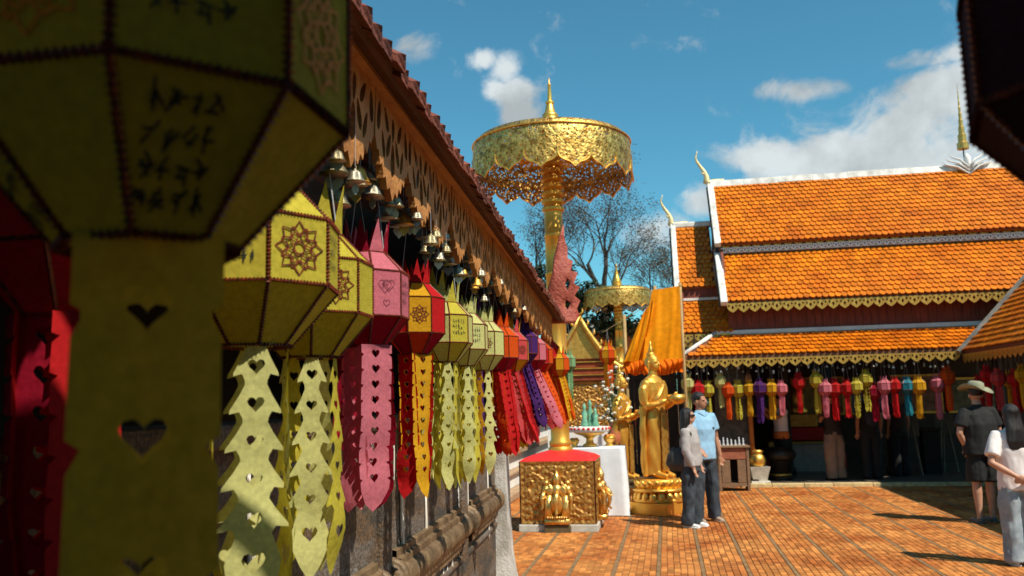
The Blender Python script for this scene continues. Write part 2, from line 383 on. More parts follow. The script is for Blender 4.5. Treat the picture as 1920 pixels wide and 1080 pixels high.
# ------------------------------------------------------------------ the ground: terracotta paving in lanes between grey strips
def build_ground():
    g = G(); g.add([(-600, -300, 0), (600, -300, 0), (600, 900, 0), (-600, 900, 0)], [(0, 1, 2, 3)])
    go = struct(obj('ground', g, GROUND, loc=(H0.x, H0.y, -0.012), rot=(0, 0, -HA)))
    # apron of paving beyond the single tiles (too far or outside the view)
    us = [(gnd(px, 1080) - H0).dot(HU) for px in (1059, 1146, 1234, 1404)]
    pitch = (us[3] - us[0]) / 4; u0 = us[2]
    cells = []
    for i in range(-22, 26):
        for j in range(-27, 0):
            u = u0 + (i + 0.5) * pitch; v = (j + 0.5) * pitch
            P = H0 + HU * u + HV * v
            if P.y < 5: continue
            x, y, z = proj(P)
            if 880 < x < 2010 and y < 1130 and not (x < 1000 and y > 1000 and False): cells.append((z, u, v))
            elif 700 < x < 2300: cells.append((z + 100, u, v))
    cells.sort()
    w = pitch - 0.042
    def tile_geo(q):
        g = G(); g.tones = []; n, m = 6, 4; dx, dy = w / n, (pitch - 0.006) / m
        for a in range(n):
            for b in range(m):
                x0 = -w / 2 + a * dx; y0 = -pitch / 2 + b * dy; h = 0.011 - q.random() * 0.004; g.tones += [q.random()] * 8
                x1 = x0 + dx - 0.004; y1 = y0 + dy - 0.005; e = 0.003
                g.add([(x0, y0, 0), (x1, y0, 0), (x1, y1, 0), (x0, y1, 0), (x0 + e, y0 + e, h), (x1 - e, y0 + e, h), (x1 - e, y1 - e, h), (x0 + e, y1 - e, h)],
                      [(4, 5, 6, 7), (0, 1, 5, 4), (1, 2, 6, 5), (2, 3, 7, 6), (3, 0, 4, 7)])
        return g
    q = random.Random(3); vars_ = []
    for k in range(14):
        tg = tile_geo(q); me = tg.mesh('paving_tile'); me.materials.append(BRICKRED); me.attributes.new('tone', 'FLOAT', 'POINT').data.foreach_set('value', tg.tones); vars_.append(me)
    rest = G(); n = 0; rt = []
    for z, u, v in cells:
        if z < 100 and n < 300:
            o = obj('paving_tile', q.choice(vars_), None, go, loc=(u, v, 0.001), rot=(0, 0, q.choice((0, PI)))); n += 1
        else:
            t = tile_geo(q); rt += t.tones; rest.add([(a + u, b + v, c + 0.001) for a, b, c in t.v], t.f)
    me = rest.mesh('paving_tiles_beyond'); me.materials.append(BRICKRED); me.attributes.new('tone', 'FLOAT', 'POINT').data.foreach_set('value', rt); stuff(obj('paving_tiles_beyond', me, None, go))
    for i in range(-22, 27):
        u = u0 + i * pitch
        g = G(); g.box(u - 0.018, u + 0.018, -27 * pitch, -0.1, 0.0005, 0.010); obj('paving_strip', g, STRIP, go)
    return go
GO = build_ground()

# ------------------------------------------------------------------ glazed tile roofs
TW, TE, TL = 0.112, 0.135, 0.18
def tile_mesh(tone):
    g = G(); w = TW / 2 - 0.005; t = 0.020
    o = [(-w, TL), (w, TL), (w, 0.045), (w * 0.55, 0.012), (0, 0), (-w * 0.55, 0.012), (-w, 0.045)]
    zt = lambda y: 0.048 - y / TL * 0.034
    vs = [(x, y, zt(y)) for x, y in o] + [(x, y, zt(y) - t) for x, y in o]; n = len(o)
    fs = [tuple(range(n - 1, -1, -1)), tuple(range(n, 2 * n))] + [(i, (i + 1) % n, n + (i + 1) % n, n + i) for i in range(n)]
    return [tuple(v) for v in vs], [tuple(reversed(f)) for f in fs]
TV, TF = tile_mesh(0)
TILE_MESHES = []
for k in range(8):
    me = G().add(TV, TF).mesh('roof_tile'); me.materials.append(TILE)
    a = me.attributes.new('tone', 'FLOAT', 'POINT'); a.data.foreach_set('value', [k / 7] * len(TV)); TILE_MESHES.append(me)
def tile_plane(deck, O, U, S, L, H, budget, keep=None, q=random.Random(11)):
    """lay overlapping tiles on the plane O + x*U + y*S; budget[0] of them stay single objects"""
    O, U, S = Vector(O), Vector(U).normalized(), Vector(S).normalized(); Nn = U.cross(S)
    rows = max(1, int(round(H / TE))); ex = H / rows; cols = int(L / TW)
    rest = G(); tones = []
    for r in range(rows):
        for c in range(cols + 1):
            x = (c + (0.5 if r % 2 else 0.0)) * TW
            if x > L + 0.01: continue
            y = r * ex - 0.02
            if keep and not keep(x, y): continue
            B = Matrix((( U.x, S.x, Nn.x, 0), (U.y, S.y, Nn.y, 0), (U.z, S.z, Nn.z, 0), (0, 0, 0, 1)))
            B.translation = O + U * (x + q.uniform(-.004, .004)) + S * (y + q.uniform(-.006, .006)) + Nn * q.uniform(0, .004)
            if budget[0] > 0:
                budget[0] -= 1
                o = bpy.data.objects.new('roof_tile', q.choice(TILE_MESHES)); COL.objects.link(o); o.parent = deck; o.matrix_local = B
            else:
                rest.add([B @ Vector(v) for v in TV], TF); tones += [q.random()] * len(TV)
    if rest.v:
        me = rest.mesh('roof_tiles_joined'); me.materials.append(TILE)
        a = me.attributes.new('tone', 'FLOAT', 'POINT'); a.data.foreach_set('value', tones)
        stuff(obj('roof_tiles_upper', me, None, deck))
def deck(parent, pts, name='roof_slope', mat=None, t=0.04):
    """slab from an ordered quad / polygon, thickness downwards"""
    pts = [Vector(p) for p in pts]; n = (pts[1] - pts[0]).cross(pts[-1] - pts[0]).normalized()
    if n.z < 0: pts.reverse(); n = -n
    k = len(pts); vs = pts + [p - n * t for p in pts]
    fs = [tuple(range(k)), tuple(range(2 * k - 1, k - 1, -1))] + [(i, k + i, k + (i + 1) % k, (i + 1) % k) for i in range(k)]
    return obj(name, G().add(vs, fs), mat or TILE_D, parent)
# gilded lace fringe unit
def fringe_mesh(w, h, mat, holes=True):
    out = [(-w / 2, 0), (w / 2, 0), (w / 2, -h * 0.5)]
    for k in range(1, 6): out.append((w / 2 - w * k / 6 * 0.5 - 0.0, -h * (0.5 + 0.5 * (k / 6) ** 0.7)))
    out.append((0, -h))
    for k in range(5, 0, -1): out.append((-(w / 2 - w * k / 12), -h * (0.5 + 0.5 * (k / 6) ** 0.7)))
    out.append((-w / 2, -h * 0.5))
    hs = []
    if holes:
        hs = [[(0, -h * .22), (w * .13, -h * .42), (0, -h * .72), (-w * .13, -h * .42)],
              [(-w * .36, -h * .12), (-w * .22, -h * .22), (-w * .32, -h * .42), (-w * .44, -h * .28)],
              [(w * .36, -h * .12), (w * .44, -h * .28), (w * .32, -h * .42), (w * .22, -h * .22)]]
    V, F = sheet(out, hs)
    g = G(); g.add([(x, 0, y) for x, y in V] + [(x, 0.012, y) for x, y in V], list(F) + [tuple(reversed([i + len(V) for i in f])) for f in F])
    me = g.mesh('fringe'); me.materials.append(mat); return me
FR_A = fringe_mesh(0.20, 0.16, GOLD_D); FR_B = fringe_mesh(0.135, 0.11, WHITEP); FR_C = fringe_mesh(0.20, 0.18, GOLD_D)
def fringe_row(parent, me, u0, u1, v, z, w):
    n = int((u1 - u0) / w)
    for i in range(n): obj('fringe_panel', me, None, parent, loc=(u0 + (i + .5) * (u1 - u0) / n, v, z))
def chofa(parent, u, v, z, s, flip=1):
    """horn-shaped roof finial sweeping up and outwards"""
    g = G()
    P = [(0.30, 0), (0.10, 0.0), (-0.02, -0.03), (-0.09, 0.02), (-0.08, 0.12), (-0.12, 0.24), (-0.20, 0.36), (-0.27, 0.48), (-0.30, 0.58), (-0.27, 0.68), (-0.25, 0.74)]
    R = [.055, .06, .075, .085, .06, .043, .036, .03, .022, .013, .004]
    g.tube([(x * s * flip, 0, y * s) for x, y in P], [r * s for r in R], 10, flat=(0.6, 1))
    g.tube([(-.12 * s * flip, 0, .2 * s), (-.17 * s * flip, 0, .2 * s), (-.2 * s * flip, 0, .24 * s)], [.03 * s, .022 * s, .004 * s], 8)
    return obj('roof_finial', g, M('finial_pale_gold', (0.62, 0.5, 0.25), 0.5, 0.3, 0.25, 12), parent, True, loc=(u, v, z))

# ------------------------------------------------------------------ the temple hall across the courtyard
def build_hall():
    t = thing('temple_hall', 'temple hall with tiered orange tiled roof, white ridges and gilded lace fringes', 'temple', (H0.x, H0.y, 0), -HA)
    bud = [300]
    UL, UR, UE = -2.12, 6.5, -2.98
    rows = []
    def slope(u0, u1, ve, ze, vt, zt, name='roof_slope', b=bud, back=False):
        d = deck(t, [(u0, ve, ze), (u1, ve, ze), (u1, vt, zt), (u0, vt, zt)], name)
        S = Vector((0, vt - ve, zt - ze)); tile_plane(d, (u0 + .04, ve, ze), (1, 0, 0), S, u1 - u0 - .06, S.length - .03, b)
        return d
    # lowest roof (nearest): hipped on the left
    ve, ze, vt, zt = -0.62, 2.43, 0.10, 2.88
    d = deck(t, [(UE, ve, ze), (1.9, ve, ze), (2.6, vt, zt), (-2.28, vt, zt)], 'roof_slope')
    S = Vector((0, vt - ve, zt - ze)); H = S.length
    tile_plane(d, (UE + .05, ve, ze), (1, 0, 0), S, 1.9 - UE + .5, H - .02, bud, keep=lambda x, y: x > 0.06 + 0.70 * (y + .05) / H and x < 4.85 + .7 * y / H)
    deck(t, [(UE, ve, ze), (-2.28, vt, zt), (-2.28, 3.6, zt), (UE, 4.2, ze)], 'roof_slope')
    g = G(); g.tube([(UE - .02, ve - .02, ze + .03), (-2.29, vt, zt + .05)], .042, 8); obj('hip_cap', g, WHITE, t, True)
    g = G(); g.box(-2.31, 2.55, vt - .05, vt + .05, zt - .02, zt + .075); bev(obj('ridge_cap', g, WHITEP, t), .015)
    g = G(); g.box(UE + .02, 1.86, ve + .005, ve + .04, ze - .10, ze - .01); obj('fascia', g, M('fascia_wood', (.16, .07, .025), .6), t)
    fringe_row(t, FR_A, UE + .04, 1.84, ve - .012, ze - .055, .20)
    # red-brown clerestory of upright boards
    n = 34; x0, x1 = -2.05, 2.9; w = (x1 - x0) / n
    for i in range(n):
        g = G(); g.box(x0 + i * w + .003, x0 + (i + 1) * w - .003, vt + .005 + .004 * (i % 2), vt + .05, zt - .05, 3.52); obj('wall_board', g, REDWOOD, t)
    # second roof
    v2, z2, v2t, z2t = -0.27, 3.47, 0.74, 4.56
    slope(UL, UR, v2, z2, v2t, z2t)
    g = G(); g.box(UL + .02, UR, v2 + .005, v2 + .04, z2 - .10, z2 - .012); obj('fascia', g, M('fascia_wood', (.16, .07, .025), .6), t)
    fringe_row(t, FR_C, UL + .03, 4.2, v2 - .012, z2 - .03, .20)
    # gold band between the upper tiers
    g = G(); g.box(UL + .03, UR, v2t - .06, v2t + .04, z2t - .02, z2t + .26); obj('frieze', g, M('frieze_red', (.10, .03, .015), .6), t)
    fringe_row(t, FR_A, UL + .04, 4.4, v2t - .085, z2t + .25, .20)
    fringe_row(t, FR_B, UL + .04, 4.4, v2t - .105, z2t + .115, .135)
    g = G(); g.box(UL + .03, UR, v2t - .085, v2t - .055, z2t + .005, z2t + .035); obj('white_moulding', g, WHITE, t)
    # top roof
    v1, z1, vr, zr = 0.56, 4.74, 1.90, 6.30
    slope(UL, UR, v1, z1, vr, zr)
    deck(t, [(UR, 3.24, z1), (UL, 3.24, z1), (UL, vr, zr), (UR, vr, zr)], 'roof_slope')
    deck(t, [(UR, 4.07, z2), (UL, 4.07, z2), (UL, 3.06, z2t), (UR, 3.06, z2t)], 'roof_slope')
    # ridge: white mortar cap in sections, slightly uneven
    k = 12
    for i in range(k):
        a, b = UL - .02 + (UR - UL) * i / k, UL - .02 + (UR - UL) * (i + 1) / k
        g = G(); dz = random.uniform(-.008, .012)
        g.add([(a, vr - .09, zr - .05 + dz), (a, vr - .05, zr + .09 + dz), (a, vr + .05, zr + .09 + dz), (a, vr + .09, zr - .05 + dz),
               (b - .004, vr - .09, zr - .05 + dz), (b - .004, vr - .05, zr + .09 + dz), (b - .004, vr + .05, zr + .09 + dz), (b - .004, vr + .09, zr - .05 + dz)],
              [(0, 1, 2, 3), (7, 6, 5, 4), (0, 4, 5, 1), (1, 5, 6, 2), (2, 6, 7, 3), (3, 7, 4, 0)])
        obj('ridge_cap', g, WHITE, t)
    # bargeboards along the left verges
    def barge(u, v0, z0, v1_, z1_, w=.10, th=.06, mat=WHITE):
        a = Vector((u, v0, z0)); b = Vector((u, v1_, z1_)); s = (b - a); nrm = Vector((0, -s.z, s.y)).normalized()
        g = G(); vs = []
        for p in (a, b):
            for du in (-w / 2, w / 2):
                vs += [p + Vector((du, 0, 0)) - nrm * .05, p + Vector((du, 0, 0)) + nrm * th]
        g.add(vs, [(0, 1, 3, 2), (4, 6, 7, 5), (0, 4, 5, 1), (2, 3, 7, 6), (1, 5, 7, 3), (0, 2, 6, 4)])
        bev(obj('bargeboard', g, mat, t), .012)
    barge(UL - .02, v1, z1 - .02, vr, zr, .13); barge(UL - .02, v2 - .03, z2 - .04, v2t, z2t, .13)
    barge(UL - .095, v1 + .02, z1 - .06, vr + .02, zr - .04, .03, .03, DARKWOOD); barge(UL - .095, v2, z2 - .1, v2t, z2t - .05, .03, .03, DARKWOOD)
    chofa(t, UL - .01, vr, zr + .08, 0.98)
    # lower extension at the left end, two tiers of its own
    slope(UE, UL - .1, 0.68, 3.90, 1.90, 5.42, b=[0]); deck(t, [(UL - .1, 3.12, 3.9), (UE, 3.12, 3.9), (UE, 1.9, 5.42), (UL - .1, 1.9, 5.42)], 'roof_slope')
    slope(UE + .02, UL + .2, 0.06, 2.92, 0.80, 3.66, b=[0])
    barge(UE - .01, .64, 3.86, 1.9, 5.44, .11); barge(UE + .01, .03, 2.9, .8, 3.68, .11)
    barge(UE - .08, .66, 3.78, 1.9, 5.38, .03, .03, DARKWOOD); barge(UE - .06, .05, 2.84, .8, 3.6, .03, .03, DARKWOOD)
    g = G(); g.box(UE - .02, UL - .05, 1.82, 1.98, 5.38, 5.50); bev(obj('ridge_cap', g, WHITE, t), .02)
    chofa(t, UE + .03, 1.9, 5.48, 0.92)
    g = G(); g.box(UE + .03, UL + .1, .72, .80, 3.55, 3.90); obj('frieze', g, REDWOOD, t)
    g = G(); g.box(UE + .02, UL + .25, .70, .78, 3.64, 3.69); obj('white_moulding', g, WHITE, t)
    fringe_row(t, FR_A, UE + .02, UL + .1, .02, 2.90, .20); fringe_row(t, FR_A, UE + .02, UL + .1, .14, 2.80, .20)
    # gable walls
    for u, pts in ((UL + .03, [(-.2, 3.42), (.6, 4.6), (1.9, 6.25), (3.2, 4.6), (4.0, 3.42)]), (UE + .05, [(.1, 2.9), (.7, 3.85), (1.9, 5.37), (3.1, 3.85), (3.7, 2.9)]),
                   (UR - .05, [(-.2, 2.5), (-.2, 3.42), (.6, 4.6), (1.9, 6.25), (3.2, 4.6), (4.0, 3.42), (4.0, 2.5)])):
        k = len(pts); g = G(); g.add([(u, v, z) for v, z in pts] + [(u + .05, v, z) for v, z in pts],
              [tuple(range(k)), tuple(range(2 * k - 1, k - 1, -1))] + [(i, (i + 1) % k, k + (i + 1) % k, k + i) for i in range(k)])
        obj('gable_wall', g, REDWOOD, t)
    # white crest on the ridge with the tall metal spire
    uc = hp(1812, 320, vr)[0]
    g = G()
    for sgn in (-1, 1):
        for k2, (l, hgt) in enumerate(((.42, .03), (.36, .11), (.28, .18))):
            g.tube([(uc, vr - .16, zr - .16 + k2 * .07), (uc + sgn * l * .5, vr - .13, zr - .02 + hgt), (uc + sgn * l, vr - .1, zr + .05 + hgt), (uc + sgn * (l + .07), vr - .1, zr + .12 + hgt)], [.05, .045, .03, .006], 8, flat=(1, .5))
    g.tube([(uc, vr - .15, zr - .2), (uc, vr - .12, zr + .2), (uc, vr - .1, zr + .3)], [.03, .07, .01], 8)
    obj('ridge_crest', g, WHITEP, t, True)
    g = G(); g.tube([(uc - .02, vr, zr + .05), (uc - .02, vr, zr + .55)], .014, 8)
    sp = obj('spire_rod', g, M('iron_rod', (.05, .05, .06), .5, .6), t)
    prof = []; z = zr + .42; r = .115
    for i in range(9):
        prof += [(r, z), (r * 1.02, z + .13 * (1 - i * .05)), (r * .72, z + .15 * (1 - i * .05))]; z += .185 * (1 - i * .055); r *= .72
    prof.append((.004, z + .12))
    obj('tiered_spire', G().lathe(prof, 14, (uc - .02, vr, 0)), M('spire_gold', (.62, .38, .1), .4, .8, .4, 30), t)
    # inside: floor, walls, posts, ceiling
    g = G(); g.box(UE, 6.5, -.02, 4.6, -.02, .07); obj('hall_floor', g, M('polished_floor', (.16, .13, .10), .35, 0, .25, 3), t)
    q = random.Random(4); x = -2.0
    while x < 6.4:
        L = q.uniform(.5, .7); g = G(); g.box(x, x + L - .008, -.13, -.025, -.02, .065 + q.uniform(-.004, .004)); bev(obj('kerb_stone', g, M('kerb_yellow', (.55, .42, .2), .8, 0, .3, 9, .4, 50), t), .01); x += L
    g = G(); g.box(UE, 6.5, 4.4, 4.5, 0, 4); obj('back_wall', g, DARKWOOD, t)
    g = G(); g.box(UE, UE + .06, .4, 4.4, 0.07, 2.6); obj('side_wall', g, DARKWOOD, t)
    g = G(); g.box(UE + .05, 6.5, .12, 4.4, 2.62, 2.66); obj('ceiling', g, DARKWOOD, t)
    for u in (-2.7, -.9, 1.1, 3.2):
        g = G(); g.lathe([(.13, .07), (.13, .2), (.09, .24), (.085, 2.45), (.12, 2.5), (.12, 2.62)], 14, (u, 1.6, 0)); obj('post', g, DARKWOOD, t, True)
    return t
HALL = build_hall()

def build_wing():
    t = thing('side_wing', 'side wing of the temple with steep tiled roof and grey verge cap', 'building', (H0.x, H0.y, 0), -HA)
    ue, ze = 1.88, 2.38; v1, v0 = -.66, -9.5; ur, zr = 4.4, 5.05
    S = Vector((ur - ue, 0, zr - ze)).normalized(); H = (Vector((ur - ue, 0, zr - ze))).length
    d = deck(t, [(ue, v0, ze), (ue, v1, ze), (ur, v1, zr), (ur, v0, zr)], 'roof_slope')
    tile_plane(d, (ue, v1 - .08, ze), (0, -1, 0), S, 3.0, H, [240])
    deck(t, [(2 * ur - ue, v0, ze), (2 * ur - ue, v1, ze), (ur, v1, zr), (ur, v0, zr)], 'roof_slope')
    g = G(); a = Vector((ue - .06, v1, ze - .02)); b = Vector((ur, v1, zr + .05)); g.tube([a, b], .075, 4, flat=(1, .8)); obj('verge_cap', g, M('grey_verge', (.20, .18, .15), .8, 0, .4, 6, .4, 30), t)
    g = G(); g.box(ue + .01, ue + .04, v0, v1, ze - .14, ze - .02); obj('fascia', g, REDWOOD, t)
    n = 40
    for i in range(n): obj('fringe_panel', FR_A, None, t, loc=(ue - .004, v1 - .1 - i * .2, ze - .06), rot=(0, 0, PI / 2))
    for v in (-2.6, -5.2, -7.8):
        g = G(); g.lathe([(.13, 0), (.13, .15), (.09, .2), (.085, 2.4)], 12, (ue + 1.0, v, 0)); obj('post', g, DARKWOOD, t, True)
    g = G(); g.box(ue + 2.6, ue + 2.7, v0, v1 + .5, 0, 3); obj('back_wall', g, DARKWOOD, t)
    g = G(); g.box(ue + .7, ue + 2.6, v0, v1 + .3, -.02, .07); obj('wing_floor', g, M('polished_floor', (.16, .13, .10), .35), t)
    g = G(); g.box(ue + .2, ue + 4.4, v0, v0 + .06, 0, 2.6); obj('end_wall', g, DARKWOOD, t)
    return t
WING = build_wing()

# ------------------------------------------------------------------ the cloister on the left, its eave hung with lanterns
def build_cloister():
    t = thing('cloister_building', 'cloister with carved wooden eave valance above a weathered stone wall', 'building', (0, 0, 0), -WA)
    s0, s1 = -1.6, 7.12
    E0, EZ = -0.455, 2.40
    # roof slab, soffit and eave tiles
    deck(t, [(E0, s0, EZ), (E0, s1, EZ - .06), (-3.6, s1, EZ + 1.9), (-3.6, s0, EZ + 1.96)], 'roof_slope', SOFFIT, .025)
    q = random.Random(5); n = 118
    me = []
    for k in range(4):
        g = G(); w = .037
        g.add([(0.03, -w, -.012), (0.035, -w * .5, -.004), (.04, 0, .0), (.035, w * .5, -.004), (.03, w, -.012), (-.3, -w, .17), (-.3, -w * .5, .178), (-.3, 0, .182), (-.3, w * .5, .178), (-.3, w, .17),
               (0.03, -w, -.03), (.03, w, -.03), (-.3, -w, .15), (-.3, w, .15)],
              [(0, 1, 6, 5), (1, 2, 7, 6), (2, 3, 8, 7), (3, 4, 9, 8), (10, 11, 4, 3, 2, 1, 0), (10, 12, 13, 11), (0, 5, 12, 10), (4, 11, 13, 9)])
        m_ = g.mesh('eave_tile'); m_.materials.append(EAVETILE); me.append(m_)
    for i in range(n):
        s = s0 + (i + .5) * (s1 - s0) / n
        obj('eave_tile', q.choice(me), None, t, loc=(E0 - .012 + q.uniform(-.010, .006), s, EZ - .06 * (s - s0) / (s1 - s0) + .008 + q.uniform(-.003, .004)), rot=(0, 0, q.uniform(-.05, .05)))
    # carved valance
    UW, UH = .30, .235
    def valance_unit(seed):
        qq = random.Random(seed); w, h = UW, UH
        out = [(-w / 2, 0), (w / 2, 0)]
        edge = [(.5, .50), (.44, .62), (.40, .60), (.36, .74), (.30, .70), (.26, .84), (.20, .80), (.15, .92), (.08, .88), (0, 1.0)]
        out += [(x * w, -y * h) for x, y in edge] + [(-x * w, -y * h) for x, y in reversed(edge[:-1])]
        def drop(cx, cy, rx, ry, tilt):
            o = []
            for i in range(10):
                a = 2 * PI * i / 10; x = rx * math.sin(a) * (0.55 + .45 * (0.5 - .5 * math.cos(a))); y = ry * math.cos(a)
                o.append((cx * w + (x * math.cos(tilt) - y * math.sin(tilt)), -cy * h + (x * math.sin(tilt) + y * math.cos(tilt))))
            return o
        hs = [drop(0, .58, .024, .045, 0), drop(.13, .46, .019, .036, .5), drop(-.13, .46, .019, .036, -.5), drop(.28, .50, .016, .034, -.35), drop(-.28, .50, .016, .034, .35),
              drop(.41, .26, .019, .038, .2), drop(-.41, .26, .019, .038, -.2), drop(0, .26, .017, .032, PI), drop(.2, .22, .017, .032, -.6), drop(-.2, .22, .017, .032, .6)]
        V, F = sheet(out, hs); nv = len(V); g = G(); th = .018
        g.add([(th / 2, x, y) for x, y in V] + [(-th / 2, x, y) for x, y in V], list(F) + [tuple(reversed([i + nv for i in f])) for f in F])
        idx = 0
        m_ = g.mesh('valance_panel')
        bm = bmesh.new(); bm.from_mesh(m_); bm.edges.ensure_lookup_table()
        bnd = [e for e in bm.edges if len(e.link_faces) == 1 and e.verts[0].index < nv]
        bm.verts.ensure_lookup_table()
        for e in bnd:
            a, b = e.verts; bm.faces.new((a, b, bm.verts[b.index + nv], bm.verts[a.index + nv]))
        bmesh.ops.recalc_face_normals(bm, faces=bm.faces); bm.to_mesh(m_); bm.free(); m_.materials.append(CARVED); return m_
    vm = valance_unit(1); nn = 28; a0 = -1.2
    for i in range(nn):
        s = a0 + (i + .5) * UW
        if s > s1 - .1: break
        obj('valance_panel', vm, None, t, loc=(-.53 + q.uniform(-.004, .004), s, 2.385 - .045 * max(0, s) / 7), rot=(0, q.uniform(-.05, .05), 0))
    g = G(); g.box(-.56, -.50, s0, s1 - .03, 2.365, 2.42); obj('eave_beam', g, CARVED, t)
    for k in range(16):
        s = s0 + .25 + k * .55; g = G(); g.add([(-.60, s - .03, 2.41), (-.60, s + .03, 2.41), (-1.6, s + .03, 3.02), (-1.6, s - .03, 3.02), (-.60, s - .03, 2.46), (-.60, s + .03, 2.46), (-1.6, s + .03, 3.07), (-1.6, s - .03, 3.07)],
            [(3, 2, 1, 0), (4, 5, 6, 7), (0, 1, 5, 4), (1, 2, 6, 5), (2, 3, 7, 6), (3, 0, 4, 7)]); obj('rafter', g, SOFFIT, t)
    # gable end closing the roof space; inner wall painted black for the shade inside
    g = G(); g.add([(-.56, s1 - .12, 2.3), (-3.5, s1 - .12, 2.3), (-3.5, s1 - .12, 4.2), (-.56, s1 - .12, 2.42), (-.56, s1 - .06, 2.3), (-3.5, s1 - .06, 2.3), (-3.5, s1 - .06, 4.2), (-.56, s1 - .06, 2.42)],
        [(0, 1, 2, 3), (7, 6, 5, 4), (0, 4, 5, 1), (3, 2, 6, 7), (0, 3, 7, 4), (1, 5, 6, 2)]); obj('gable_end', g, DARKWOOD, t)
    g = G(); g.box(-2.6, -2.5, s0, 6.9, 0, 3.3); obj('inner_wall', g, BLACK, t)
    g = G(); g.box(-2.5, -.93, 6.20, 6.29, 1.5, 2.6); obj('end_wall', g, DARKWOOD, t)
    g = G(); g.box(-2.5, -.93, s0 + .02, s0 + .1, 0, 2.6); obj('near_wall', g, BLACK, t)  # also black: shade of the interior put into its colour
    # the low wall
    MOULD = M('bronze_brown_moulding', (.07, .045, .025), .55, .2, .5, 9, .5, 60, col2=(.26, .17, .09))
    g = G(); g.box(-1.1, -.90, s0, 6.30, -.02, 1.56); obj('wall', g, WALLM, t)
    g = G(); g.box(-1.14, -.87, s0, 6.34, 1.562, 1.62); bev(obj('wall_cap', g, WALLM, t), .012)
    for (a, b) in ((.4, 1.5), (1.75, 3.05), (3.3, 4.65), (4.95, 5.95)):       # fluted half-round mouldings with collared ends
        prof = [(.0, .875), (.035, .88), (.035, .915), (.055, .92), (.06, .945), (.085, .96), (.10, .985), (.10, 1.01), (.085, 1.035), (.055, 1.045), (.055, 1.07), (.03, 1.075), (.03, 1.10), (0, 1.105)]
        g = G(); m_ = int((b - a) / .022); vs = []; fs = []; np_ = len(prof)
        for k in range(m_ + 1):
            rib = .85 if k % 3 == 0 else 1.0
            for x_, z_ in prof: vs.append((-.898 + .72 * x_ * (rib if .95 < z_ < 1.04 else 1), a + (b - a) * k / m_, z_))
        for k in range(m_):
            for i in range(np_ - 1): fs.append((k * np_ + i, (k + 1) * np_ + i, (k + 1) * np_ + i + 1, k * np_ + i + 1))
        mo = autos(obj('moulding', g.add(vs, fs), MOULD, t), 30)
        for e in (a - .02, b + .02):
            g = G()
            for dz, rr in ((-.04, .072), (0, .082), (.04, .072)):
                g.tube([(-.90, e + dz - .018, 1.0), (-.90, e + dz - .01, 1.0), (-.90, e + dz + .01, 1.0), (-.90, e + dz + .018, 1.0)], [rr - .012, rr, rr, rr - .012], 14)
            obj('collar', g, MOULD, mo, True)
    for a in (.28, 1.62, 3.18, 4.80):
        g = G(); g.box(-.93, -.878, a - .07, a + .07, 0, 1.55); bev(obj('pilaster', g, WALLM, t), .01)
    g = G(); g.box(-.94, -.885, s0, 6.28, .80, .835); bev(obj('string_course', g, WALLM, t), .012)
    # corner pier with flared plaster foot
    g = G(); prof = [(-.02, .30), (.12, .28), (.22, .23), (.32, .18), (.45, .15), (.6, .13), (.9, .118), (1.5, .112), (1.56, .13), (1.60, .13)]
    g.v = []; 
    for k in range(len(prof) - 1):
        (za, wa), (zb, wb) = prof[k], prof[k + 1]; g.frustum(-.94, 6.18, za, zb, wa, wa, wb, wb)
    autos(obj('corner_pier', g, M('limewashed_pier', (.28, .25, .21), .85, 0, .4, 7, .6, 60, col2=(.55, .53, .49)), t))
    # candle-wax runs down the wall
    WAX = M('candle_wax', (.62, .57, .50), .45, 0, .12, 12)
    for i in range(20):
        s = q.uniform(1.4, 6.0); z = q.choice((1.56, .95, .95, 1.3)) ; L = q.uniform(.12, .55)
        g = G(); r = q.uniform(.003, .007); g.tube([(-.895, s, z), (-.893, s + q.uniform(-.006, .006), z - L * .5), (-.893, s + q.uniform(-.008, .008), z - L * .92), (-.895, s, z - L)], [r * .8, r, r * 1.3, r * .3], 6)
        obj('wax_run', g, WAX, t, True)
    # flame-shaped red finial at the roof corner
    out = [(-.16, 0), (-.13, .10), (-.165, .17), (-.12, .22), (-.10, .30), (-.06, .42), (-.04, .56), (0.0, .70), (.045, .84), (.05, .72), (.075, .64), (.07, .55), (.115, .52), (.09, .44), (.15, .42), (.115, .33), (.165, .30),
           (.12, .23), (.17, .19), (.14, .12), (.16, .06), (.12, 0)]
    V, F = sheet(out, [[(.06, .38), (.085, .34), (.06, .27), (.04, .33)], [(.05, .2), (.09, .17), (.06, .11), (.03, .15)]], .05)
    g = G(); nv = len(V)
    g.add([(x, .03 + .02 * math.sin(y * 12) - abs(x) * .1, y) for x, y in V] + [(x, -.03 + .02 * math.sin(y * 12) + abs(x) * .1, y) for x, y in V], [tuple(reversed(f)) for f in F] + [tuple(i + nv for i in f) for f in F])
    fo = obj('flame_finial', g, M('red_carved_finial', (.26, .035, .02), .6, 0, .45, 18, .9, 55, col2=(.40, .10, .06)), t, True, loc=(-.47, s1 + .02, 2.31)); 
    fo.rotation_euler = (0, 0, .2); solid(fo, .012)
    return t
CLOI = build_cloister()

